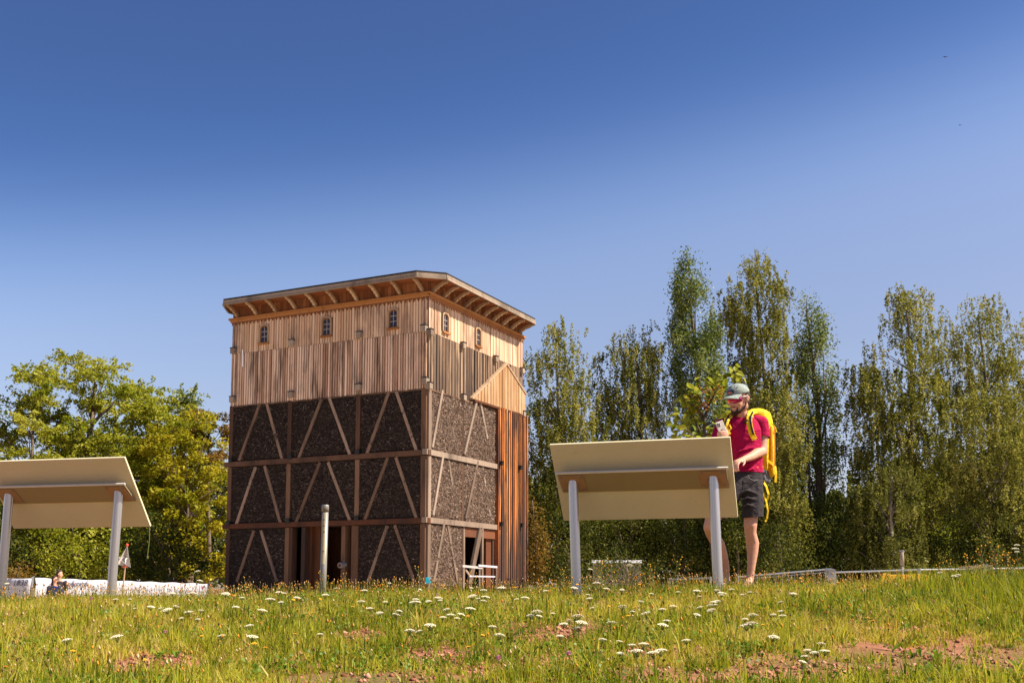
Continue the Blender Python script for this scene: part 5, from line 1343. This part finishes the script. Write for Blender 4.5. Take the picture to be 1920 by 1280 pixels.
walker('woman with long dark hair and sunglasses walking in front of the long banner', 103.5, 1079, 33.2, 1.62, M['blueshirt'], True, 1, True)
walker('man with cropped hair just behind the long-haired woman', 112.5, 1068.5, 34.0, 1.80, M['shorts'], False, 1, False)
# ---------------------------------------------------------------- meadow plants
FR = np.random.default_rng(2024)
def ground_at(px, py, h):
    """ground point whose plant of height h reaches photograph row py at column px"""
    r = ray(px, py); best = None
    for Y in np.arange(3.6, 11.0, .02):
        q = r * (Y / r.y); d = q.z - gz(q.x, Y) - h
        if d <= 0: best = (q.x, Y); break
    return best
BARE = [(1.98, 4.95, .46, .48), (1.55, 4.6, .48, .28), (2.25, 4.6, .42, .4), (-.62, 4.5, .50, .30), (1.05, 4.5, .55, .2), (.0, 4.9, .28, .18), (-.35, 5.4, .22, .2), (.55, 5.2, .28, .16), (-1.6, 5.1, .25, .2), (.35, 6.0, .25, .22), (-.9, 6.2, .22, .25), (2.2, 6.1, .3, .2)]
def bare(x, y):
    b = np.zeros_like(x)
    wob = .22 * np.sin(9 * x + 4 * y) + .18 * np.sin(17 * x - 11 * y + 2) + .15 * np.sin(31 * x + 23 * y)
    for k, (cx, cy, rx, ry) in enumerate(BARE):
        d = np.sqrt(((x - cx) / rx) ** 2 + ((y - cy) / ry) ** 2) + wob
        b = np.maximum(b, np.clip(1.35 - d, 0, 1) * (1.0 if k < 5 else .75))
    return np.clip(b * 1.5, 0, 1)
def sample(n, y0, y1, pw=1.0):
    y = y0 + (y1 - y0) * FR.random(n) ** pw
    x = FR.uniform(-1, 1, n) * (.485 * y + .35)
    return x, y
def patch_noise(x, y, s=0):
    return (np.sin(1.7 * x + .9 * y + s) + np.sin(3.1 * y - 2.2 * x + 1.3 * s) + .7 * np.sin(5.9 * x + 4.7 * y + s) + .5 * np.sin(11.3 * x - 9.1 * y + s)) / 3.2
def blades(name, label, n, y0, y1, hmin, hmax, wmin, wmax, lean, tint_mu, tint_sd, mat, tuft=0, pw=1.0, dens=True, patch=.25):
    if tuft:
        nt_ = n // tuft; tx, ty = sample(nt_, y0, y1, pw)
        x = np.repeat(tx, tuft) + FR.normal(0, .022, nt_ * tuft); y = np.repeat(ty, tuft) + FR.normal(0, .022, nt_ * tuft)
        tt = np.repeat(FR.normal(0, .13, nt_), tuft); th = np.repeat(FR.uniform(.6, 1.25, nt_), tuft)
    else:
        x, y = sample(n, y0, y1, pw); tt = np.zeros(n); th = np.ones(n)
    b = bare(x, y); pn = patch_noise(x, y)
    keep = FR.random(len(x)) > b * 1.02
    if dens: keep &= FR.random(len(x)) < np.clip(.80 + .55 * patch_noise(x, y, 5), .12, 1)
    x, y, tt, th, pn, b = x[keep], y[keep], tt[keep], th[keep], pn[keep], b[keep]; n = len(x)
    h = FR.uniform(hmin, hmax, n) * th * (1 - .45 * b) * (1 + .25 * patch_noise(x, y, 9)); w = FR.uniform(wmin, wmax, n)
    a = FR.uniform(0, 2 * math.pi, n); f = FR.uniform(0, 2 * math.pi, n); ln = np.abs(FR.normal(0, lean, n)) * h
    z = ground_z(x, y) - .006
    dx, dy = np.cos(a) * ln, np.sin(a) * ln; wx, wy = np.cos(f) * w / 2, np.sin(f) * w / 2
    h2 = np.sqrt(np.maximum(h * h - (ln * .8) ** 2, (.35 * h) ** 2))
    V = np.stack([np.stack([x - wx, y - wy, z], -1), np.stack([x + wx, y + wy, z], -1),
                  np.stack([x + dx * .35 + wx * .9, y + dy * .35 + wy * .9, z + h2 * .55], -1), np.stack([x + dx * .35 - wx * .9, y + dy * .35 - wy * .9, z + h2 * .55], -1),
                  np.stack([x + dx, y + dy, z + h2], -1)], 1)
    i = np.arange(n)[:, None] * 5
    Fq = np.concatenate([i + np.array([[0, 1, 2]]), i + np.array([[0, 2, 3]]), i + np.array([[3, 2, 4]])], 0)
    t = np.clip(tint_mu + patch * pn + tt + FR.normal(0, tint_sd, n), 0, 1)
    o = np_mesh(name, V.reshape(-1, 3), Fq, mat, {'tint': np.repeat(t, 5)})
    return tag(o, label, kind='stuff')
blades('meadow_grass', 'short green and straw-coloured grass covering the slope', 215000, 3.7, 11.6, .022, .065, .003, .0065, .95, .49, .19, M['grass'], tuft=7)
blades('grass_tufts', 'fresher green grass tufts scattered over the slope', 60000, 3.7, 11.4, .04, .10, .003, .006, .75, .42, .15, M['grass'], tuft=22)
blades('dry_grass', 'bleached dry grass blades lying among the green', 65000, 3.7, 11.4, .04, .10, .002, .0035, 1.3, .82, .12, M['grass'], patch=.1)
blades('lush_tufts', 'bright lush tufts of broader grass in the nearer meadow', 30000, 3.8, 7.5, .06, .15, .004, .008, .6, .36, .13, M['grass'], tuft=26, pw=1.2)
def herbs():
    n = 42000; x, y = sample(n, 3.8, 11.2); k = FR.random(n) > bare(x, y) * .95; x, y = x[k], y[k]
    k = patch_noise(x, y, 3) > -.15; x, y = x[k], y[k]; n = len(x)
    P = np.stack([x, y, ground_z(x, y) + FR.uniform(.005, .06, n)], -1)
    V, Fq = leaf_quads(P, .020, FR, 1.2, .75)
    t = np.clip(.45 + FR.normal(0, .22, n), 0, 1)
    tag(np_mesh('low_herbs', V, Fq, M['herb'], {'tint': np.repeat(t, 4)}), 'low clover-like leaves between the grass blades', kind='stuff')
    # broad-leaved rosettes
    Vs, Fs, T, o = [], [], [], 0
    rx, ry = sample(150, 4.0, 9.0, 1.3)
    ex = [ground_at(px, py, .02) for px, py in [(1745, 1256), (1725, 1222), (1600, 1205), (330, 1225), (960, 1235), (1560, 1110), (1360, 1120), (900, 1150), (60, 1130), (1180, 1235), (1855, 1215)]]
    rx = np.concatenate([rx, [e[0] for e in ex]]); ry = np.concatenate([ry, [e[1] for e in ex]])
    for cx, cy in zip(rx, ry):
        nl = FR.integers(5, 10); sz = FR.uniform(.045, .095); z0 = gz(cx, cy); tt = FR.uniform(.1, .8)
        for q in range(nl):
            a = 2 * math.pi * q / nl + FR.normal(0, .3); L = sz * FR.uniform(.7, 1.2); wd = L * FR.uniform(.12, .2); el_ = FR.uniform(.25, 1.0)
            d = np.array([math.cos(a), math.sin(a), 0]); s = np.array([-math.sin(a), math.cos(a), 0]); up = np.array([0, 0, 1.])
            c = np.array([cx, cy, z0]); p1 = c + d * L * .35 * math.cos(el_) + up * L * .4 * math.sin(el_); p2 = c + d * L * .75 * math.cos(el_) + up * L * .62 * math.sin(el_); p3 = c + d * L * math.cos(el_ * .6) + up * L * .55 * math.sin(el_)
            Vs.append(np.stack([c - s * wd * .15, c + s * wd * .15, p1 + s * wd * .5, p1 - s * wd * .5, p2 + s * wd * .45, p2 - s * wd * .45, p3 + s * wd * .05, p3 - s * wd * .05]))
            Fs.append(np.array([[0, 1, 2, 3], [3, 2, 4, 5], [5, 4, 6, 7]]) + o); o += 8; T.append(np.full(8, np.clip(tt + FR.normal(0, .1), 0, 1)))
    tag(np_mesh('leafy_rosettes', np.concatenate(Vs), np.concatenate(Fs), M['herb'], {'tint': np.concatenate(T)}), 'broad-leaved plantain-like rosettes in the thin turf', kind='stuff')
herbs()
def stalks():
    """thin upright stems, many with a small bud or seed head"""
    Vs, Fs, T, o = [], [], [], 0; Vh, Fh, Th, oh = [], [], [], 0
    x1, y1 = sample(2600, 4.2, 11.0); x2, y2 = sample(2800, 7.8, 10.8)
    x = np.concatenate([x1, x2]); y = np.concatenate([y1, y2]); k = FR.random(len(x)) > bare(x, y) * .9; x, y = x[k], y[k]
    oct_v = np.array([(1, 0, 0), (0, 1, 0), (-1, 0, 0), (0, -1, 0), (0, 0, 1.5), (0, 0, -1.2)]); oct_f = np.array([(0, 1, 4, 4), (1, 2, 4, 4), (2, 3, 4, 4), (3, 0, 4, 4), (1, 0, 5, 5), (2, 1, 5, 5), (3, 2, 5, 5), (0, 3, 5, 5)])
    for cx, cy in zip(x, y):
        h = FR.uniform(.06, .15) * (1.15 if cy > 8 else 1); a = FR.uniform(0, 6.28); ln = abs(FR.normal(0, .22)) * h; w = FR.uniform(.0009, .0016)
        b = np.array([cx, cy, gz(cx, cy) - .01]); d = np.array([math.cos(a), math.sin(a), 0]); p1 = b + d * ln * .3 + [0, 0, h * .55]; p2 = b + d * ln + [0, 0, h]
        s = np.array([1., 0, 0]); s2 = np.array([0, 1., 0])
        Vs.append(np.stack([b - s * w, b + s * w, p1 + s * w, p1 - s * w, p2 + s * w * .6, p2 - s * w * .6, b - s2 * w, b + s2 * w, p1 + s2 * w, p1 - s2 * w, p2 + s2 * w * .6, p2 - s2 * w * .6]))
        Fs.append(np.array([[0, 1, 2, 3], [3, 2, 4, 5], [6, 7, 8, 9], [9, 8, 10, 11]]) + o); o += 12; t = np.clip(FR.normal(.55, .2), 0, 1); T.append(np.full(12, t))
        if FR.random() < .75:
            r = FR.uniform(.003, .0062); Vh.append(oct_v * r * np.array([1, 1, FR.uniform(.8, 1.8)]) + p2)
            Fh.append(oct_f + oh); oh += 6; Th.append(np.full(6, FR.random()))
    tag(np_mesh('meadow_stalks', np.concatenate(Vs), np.concatenate(Fs), M['grass'], {'tint': np.concatenate(T)}), 'thin upright stalks standing above the turf', kind='stuff')
    F3 = np.concatenate(Fh)[:, :3]
    g = NG('bud_and_seed_head'); a = g.attr('tint')
    g.bsdf(g.ramp(a, [(0, (.10, .055, .025)), (.3, (.32, .20, .10)), (.55, (.55, .40, .22)), (.72, (.55, .22, .03)), (1, (.75, .38, .02))], 'CONSTANT'), .85, 0, .1)
    tag(np_mesh('buds_and_seed_heads', np.concatenate(Vh), F3, g.mat, {'tint': np.concatenate(Th)}), 'small brown, orange and straw buds on the stalks', kind='stuff')
stalks()
def clods():
    n = 5200; k = FR.integers(0, len(BARE), n); B_ = np.array(BARE)[k]
    x = B_[:, 0] + B_[:, 2] * FR.normal(0, .75, n); y = B_[:, 1] + B_[:, 3] * FR.normal(0, .75, n)
    m = y > 3.7; x, y = x[m], y[m]; n = len(x)
    r = np.abs(FR.normal(0, .006, n)) + .0025
    ov = np.array([(1, 0, 0), (0, 1, 0), (-1, 0, 0), (0, -1, 0), (0, 0, .8), (0, 0, -.8)]); of = np.array([(0, 1, 4), (1, 2, 4), (2, 3, 4), (3, 0, 4), (1, 0, 5), (2, 1, 5), (3, 2, 5), (0, 3, 5)])
    V = (ov[None] * FR.uniform(.6, 1.4, (n, 6, 1))) * r[:, None, None] + np.stack([x, y, ground_z(x, y) + r * .2], -1)[:, None]
    Fq = (of[None] + (np.arange(n) * 6)[:, None, None]).reshape(-1, 3)
    g = NG('red_earth_clod'); a = g.attr('tint'); g.bsdf(g.ramp(a, [(0, (.16, .055, .034)), (.6, (.36, .14, .085)), (1, (.50, .28, .19))]), .95, 0, .08)
    tag(np_mesh('soil_clods', V.reshape(-1, 3), Fq, g.mat, {'tint': np.repeat(FR.random(n), 6)}), 'loose red earth clods on the bare patches', kind='stuff')
clods()
# flowers one can count
def zone(x, y):
    w = .468 * y
    a = 'on the crest' if y > 8.2 else 'mid-slope' if y > 5.8 else 'in the foreground'
    b = 'near the left-edge panel' if x < -.45 * w else 'below the timber tower' if x < .02 * w else 'near the right panel posts' if x < .42 * w else 'near the bare red earth'
    return a + ' ' + b
def umbel_mesh(seed):
    r = np.random.default_rng(seed); m = MB(); R = .030
    n = 34
    for k in range(n):
        q = math.sqrt((k + .5) / n); a = k * 2.39996; rr = R * q; z = .009 * (1 - q * q) + r.uniform(-.001, .001)
        c = Vector((rr * math.cos(a), rr * math.sin(a), z)); s = .0048 * r.uniform(.8, 1.15)
        ring = [c + Vector((s * math.cos(t + a), s * math.sin(t + a), -.0012 + r.uniform(-.0008, .0008))) for t in np.linspace(0, 2 * math.pi, 6)[:-1]]
        m._add(ring + [c + Vector((0, 0, .0022))], [(i, (i + 1) % 5, 5) for i in range(5)])
        if k % 2 == 0: m.m = 1; m.beam((0, 0, -.028), c - Vector((0, 0, .002)), .0012, .0012); m.m = 0
    return m
def stem_mesh(h, bend, rad):
    m = MB(); m.tube([(bend * h, 0, -h - .01), (bend * h * .45, 0, -h * .55), (0, 0, 0)], [rad, rad * .9, rad * .7], 5, False); return m
carrot_src = []
for k in range(4):
    um = umbel_mesh(k).build('umbel', [M['carrot'], M['stem']]); um.parent = None
    st = stem_mesh(.24, [-.2, .1, .25, 0][k], .0016); st = st.build('stem', M['stem'])
    carrot_src.append((um.data, st.data)); bpy.data.objects.remove(um); bpy.data.objects.remove(st)
heads = [(a / 3, b / 3 + 1040) for a, b in [(760, 300), (850, 292), (900, 300), (940, 308), (990, 290), (1060, 322), (1130, 312), (1325, 293), (1475, 312), (1400, 398), (1020, 355), (1115, 362), (1420, 460), (1245, 455), (655, 460), (375, 478), (520, 210), (650, 250), (730, 248), (1360, 240), (1580, 265), (1600, 215), (1670, 240), (1570, 210), (1520, 250), (1890, 187), (1830, 225), (970, 215), (1085, 215), (1270, 218), (1800, 445), (40, 160), (1110, 92), (1125, 145)]]
heads += [(a / 3 + 640, b / 3 + 1040) for a, b in [(130, 200), (160, 300), (110, 262), (385, 425), (435, 428), (555, 255), (730, 185), (770, 245), (735, 232), (800, 258), (800, 198), (900, 185), (850, 403), (890, 450), (650, 355), (1065, 340), (1100, 320), (1190, 328), (1240, 175), (1310, 185), (1280, 368), (1330, 345), (1395, 245), (1410, 298), (1400, 80), (1490, 190), (1580, 195), (1580, 290), (1640, 318), (1685, 262), (1710, 330), (1745, 218), (1805, 305), (1830, 370), (1865, 288), (1470, 475), (1565, 485), (1635, 505), (1700, 500), (1570, 552), (1660, 540), (1755, 550), (1795, 538), (1330, 410), (1230, 455), (1520, 380), (1435, 158), (215, 325), (310, 335), (500, 395), (1620, 60), (270, 158)]]
heads += [(a / 3 + 1280, b / 3 + 1000) for a, b in [(620, 338), (550, 385), (550, 435), (175, 385), (185, 400), (160, 428), (80, 455), (510, 580), (20, 600), (350, 480), (390, 505), (700, 655), (690, 690), (780, 618), (800, 660), (740, 668), (675, 720), (1450, 218), (1550, 232), (1650, 280), (1880, 65), (1880, 102), (1530, 240), (1870, 85)]]
r_h = np.random.default_rng(77)
for k in range(40):
    px_, u_ = r_h.uniform(720, 1500), r_h.random(); heads.append((px_, 1104 + 70 * u_ ** 1.4 if 700 < px_ < 1500 or r_h.random() < .5 else 1106 + 40 * u_))
for px, py in heads:
    h = FR.uniform(.08, .14)
    g_ = ground_at(px, py, h) if py > 1099 else None
    if g_ is None:
        Y = FR.uniform(8.5, 9.3) if px < 1780 else FR.uniform(7.6, 8.4)
        q = at(px, py, Y)
    else: q = at(px, py, g_[1])
    q.z = max(q.z, gz(q.x, q.y) + .05)
    k = int(FR.integers(0, 4)); zn = zone(q.x, q.y); root = thing('wild_carrot', 'flat white wild carrot head ' + zn, 'flower', tuple(q), FR.uniform(0, 6.28), 'wild carrot flowers ' + zn)
    u = mesh_obj('umbel', carrot_src[k][0], root); s = FR.uniform(.5, 1.05); u.scale = (s, s, s); u.rotation_euler = (FR.normal(0, .13), FR.normal(0, .13), 0)
    st = mesh_obj('stem', carrot_src[k][1], root); hh = (q.z - gz(q.x, q.y) + .01) / .25; st.scale = (1, 1, hh); st.location = (0, 0, -.004)
def hawk_mesh(seed, mats, R=.0115):
    r = np.random.default_rng(seed); m = MB(); n = 12
    for lay, (rr, z) in enumerate(((R, .001), (R * .62, .004))):
        for k in range(n):
            a = 2 * math.pi * k / n + lay * .3; w = .19; t = rr * r.uniform(.85, 1.1)
            m._add([(0, 0, z), (t * .8 * math.cos(a - w), t * .8 * math.sin(a - w), z + .001), (t * math.cos(a), t * math.sin(a), z + r.uniform(0, .003)), (t * .8 * math.cos(a + w), t * .8 * math.sin(a + w), z + .001)], [(0, 1, 2, 3)])
    m.m = 1; m.tube([(0, 0, -.012), (0, 0, -.004), (0, 0, .0005)], [.0022, .0042, .0034], 6)
    m.tube([(.02 * r.uniform(-1, 1), .02 * r.uniform(-1, 1), -.20), (0, 0, -.012)], [.0011, .0009], 4, False)
    o = m.build('hawkbit_flower', mats); me = o.data; bpy.data.objects.remove(o); return me
hawk = [hawk_mesh(k, [M['hawk'] if k < 4 else M['orange'], M['stem']]) for k in range(6)]
x1, y1 = sample(130, 4.3, 8.2); x2, y2 = sample(165, 8.0, 10.3)
for cx, cy in zip(np.concatenate([x1, x2]), np.concatenate([y1, y2])):
    if bare(np.array([cx]), np.array([cy]))[0] > .6: continue
    h = FR.uniform(.05, .12) if cy < 8 else FR.uniform(.07, .15)
    kk = int(FR.integers(0, 6)); o = mesh_obj('hawkbit_flower', hawk[kk]); o.location = (cx, cy, gz(cx, cy) + h); s = FR.uniform(.8, 1.35); o.scale = (s, s, h / .2); o.scale = (s, s, max(.6, h / .2))
    o.rotation_euler = (FR.normal(0, .22) - .15, FR.normal(0, .22), FR.uniform(0, 6.28))
    hn = ('golden-yellow hawkbit ' if kk < 4 else 'orange hawkbit ') + zone(cx, cy); tag(o, 'small ' + hn, 'flower', hn)
m = MB()
r_c = np.random.default_rng(8)
for k in range(46):
    d = Vector(r_c.normal(0, 1, 3)).normalized(); c = d * .009; m.beam(c * .3, c * 1.25, .0028, .0028)
m.m = 1; m.tube([(.01, 0, -.12), (0, 0, -.006)], [.0012, .001], 4, False)
o = m.build('clover_flower', [M['pink'], M['stem']]); clover = o.data; bpy.data.objects.remove(o)
for px, py in [(102, 1217), (171, 1121), (310, 1184), (820, 1114), (934, 1232), (1066, 1224), (1684, 1098), (1866, 1106), (1914, 1105), (380, 1101), (1768, 1092)]:
    g_ = ground_at(px, py, .06) or (at(px, py, 8.5).x, 8.5); q = at(px, py, g_[1]); q.z = max(q.z, gz(q.x, q.y) + .03)
    zn = 'pink clover blossom ' + zone(q.x, q.y); o = mesh_obj('clover_flower', clover); o.location = q; tag(o, 'round ' + zn, 'flower', zn)
# tall branching weeds at the right edge and a few along the crest
def weed_mesh(seed, H):
    r = np.random.default_rng(seed); m = MB(); lean = r.uniform(-.25, .1); top = Vector((lean * H, r.uniform(-.05, .05), H))
    def bud(p, big):
        m.m = 1 if big else 2; m.sphere(p, (.006, .006, .008) if big else (.004, .004, .007), 6, 4); m.m = 0
    pts = [Vector((0, 0, -.05)), top * .35 + Vector((-.01, 0, 0)), top * .7, top]
    m.tube(pts, [.0026, .0024, .0019, .0012], 5, False); bud(top, True)
    for k in range(9):
        t = r.uniform(.3, .95); b0 = top * t; a = r.uniform(0, 6.28); L = H * r.uniform(.10, .26)
        e = b0 + Vector((math.cos(a) * L * .55, math.sin(a) * L * .55, L)); m.tube([b0, b0.lerp(e, .5) + Vector((math.cos(a), math.sin(a), 0)) * L * .1, e], [.0014, .0012, .0009], 4, False); bud(e, r.random() < .55)
    for k in range(10):
        t = r.uniform(.05, .7); b0 = top * t; a = r.uniform(0, 6.28); L = r.uniform(.03, .07); d = Vector((math.cos(a), math.sin(a), .6)); s = Vector((-math.sin(a), math.cos(a), 0)) * L * .11
        m._add([b0, b0 + d * L * .5 + s, b0 + d * L, b0 + d * L * .5 - s], [(0, 1, 2, 3)])
    o = m.build('tall_weed', [M['stem'], M['hawk'], M['orange']]); me = o.data; bpy.data.objects.remove(o); return me
weeds = [weed_mesh(k, .42) for k in range(5)]
for k, (px, py, Y) in enumerate([(1843, 1023, 7.9), (1853, 1035, 8.0), (1876, 1025, 7.8), (1834, 1038, 8.1), (1862, 1050, 7.7), (1885, 1040, 7.9), (1900, 1035, 7.7), (1868, 1044, 8.2), (1820, 1041, 8.2), (1913, 1060, 7.6), (1890, 1060, 7.5), (1848, 1062, 7.6), (1830, 1066, 7.8), (1908, 1048, 7.9), (1778, 1056, 8.6), (1764, 1055, 8.5), (790, 1062, 8.8), (653, 1075, 8.6), (617, 1070, 8.9), (1120, 1068, 8.7), (1128, 1052, 8.6), (1150, 1060, 8.7), (1190, 1060, 8.8), (1230, 1058, 8.7), (1262, 1052, 8.6), (1290, 1058, 8.8), (1440, 1070, 8.7), (470, 1082, 8.7), (900, 1070, 8.8), (1052, 1070, 8.7), (1102, 1082, 8.4), (1215, 1075, 8.4)]):
    t = at(px, py, Y); g0 = gz(t.x, Y); h = max(.1, t.z - g0)
    o = mesh_obj('tall_weed', weeds[k % 5]); o.location = (t.x, Y, g0); s = h / .42; o.scale = (min(1, s * 1.5), min(1, s * 1.5), s); o.rotation_euler = (0, 0, (k % 3) * .5 - .4)
    if k < 16: tag(o, 'tall branching weed with small yellow and orange heads among the weeds at the picture edge', 'weed', 'tall weeds at the right edge')
    else: tag(o, 'thin branching weed with few small heads rising from the crest', 'weed', 'weeds along the crest')
def edge_grass():
    n = 7000; x = FR.uniform(2.75, 4.4, n); y = FR.uniform(6.4, 8.9, n); k = FR.random(n) < np.clip((x - 2.7) / .8, 0, 1); x, y = x[k], y[k]; n = len(x)
    h = FR.uniform(.10, .24, n); w = FR.uniform(.003, .006, n); a = FR.uniform(0, 6.28, n); ln = np.abs(FR.normal(0, .4, n)) * h; f = FR.uniform(0, 6.28, n); z = ground_z(x, y) - .005
    dx, dy = np.cos(a) * ln, np.sin(a) * ln; wx, wy = np.cos(f) * w / 2, np.sin(f) * w / 2
    V = np.stack([np.stack([x - wx, y - wy, z], -1), np.stack([x + wx, y + wy, z], -1), np.stack([x + dx * .35 + wx, y + dy * .35 + wy, z + h * .6], -1), np.stack([x + dx * .35 - wx, y + dy * .35 - wy, z + h * .6], -1), np.stack([x + dx, y + dy, z + h], -1), np.stack([x + dx + wx * .15, y + dy + wy * .15, z + h], -1)], 1)
    i = np.arange(n)[:, None] * 6; Fq = np.concatenate([i + np.array([[0, 1, 2, 3]]), i + np.array([[3, 2, 5, 4]])], 0)
    tag(np_mesh('tall_grass', V.reshape(-1, 3), Fq, M['grass'], {'tint': np.repeat(np.clip(FR.normal(.3, .16, n), 0, 1), 6)}), 'longer lush grass at the right end of the crest', kind='stuff')
edge_grass()
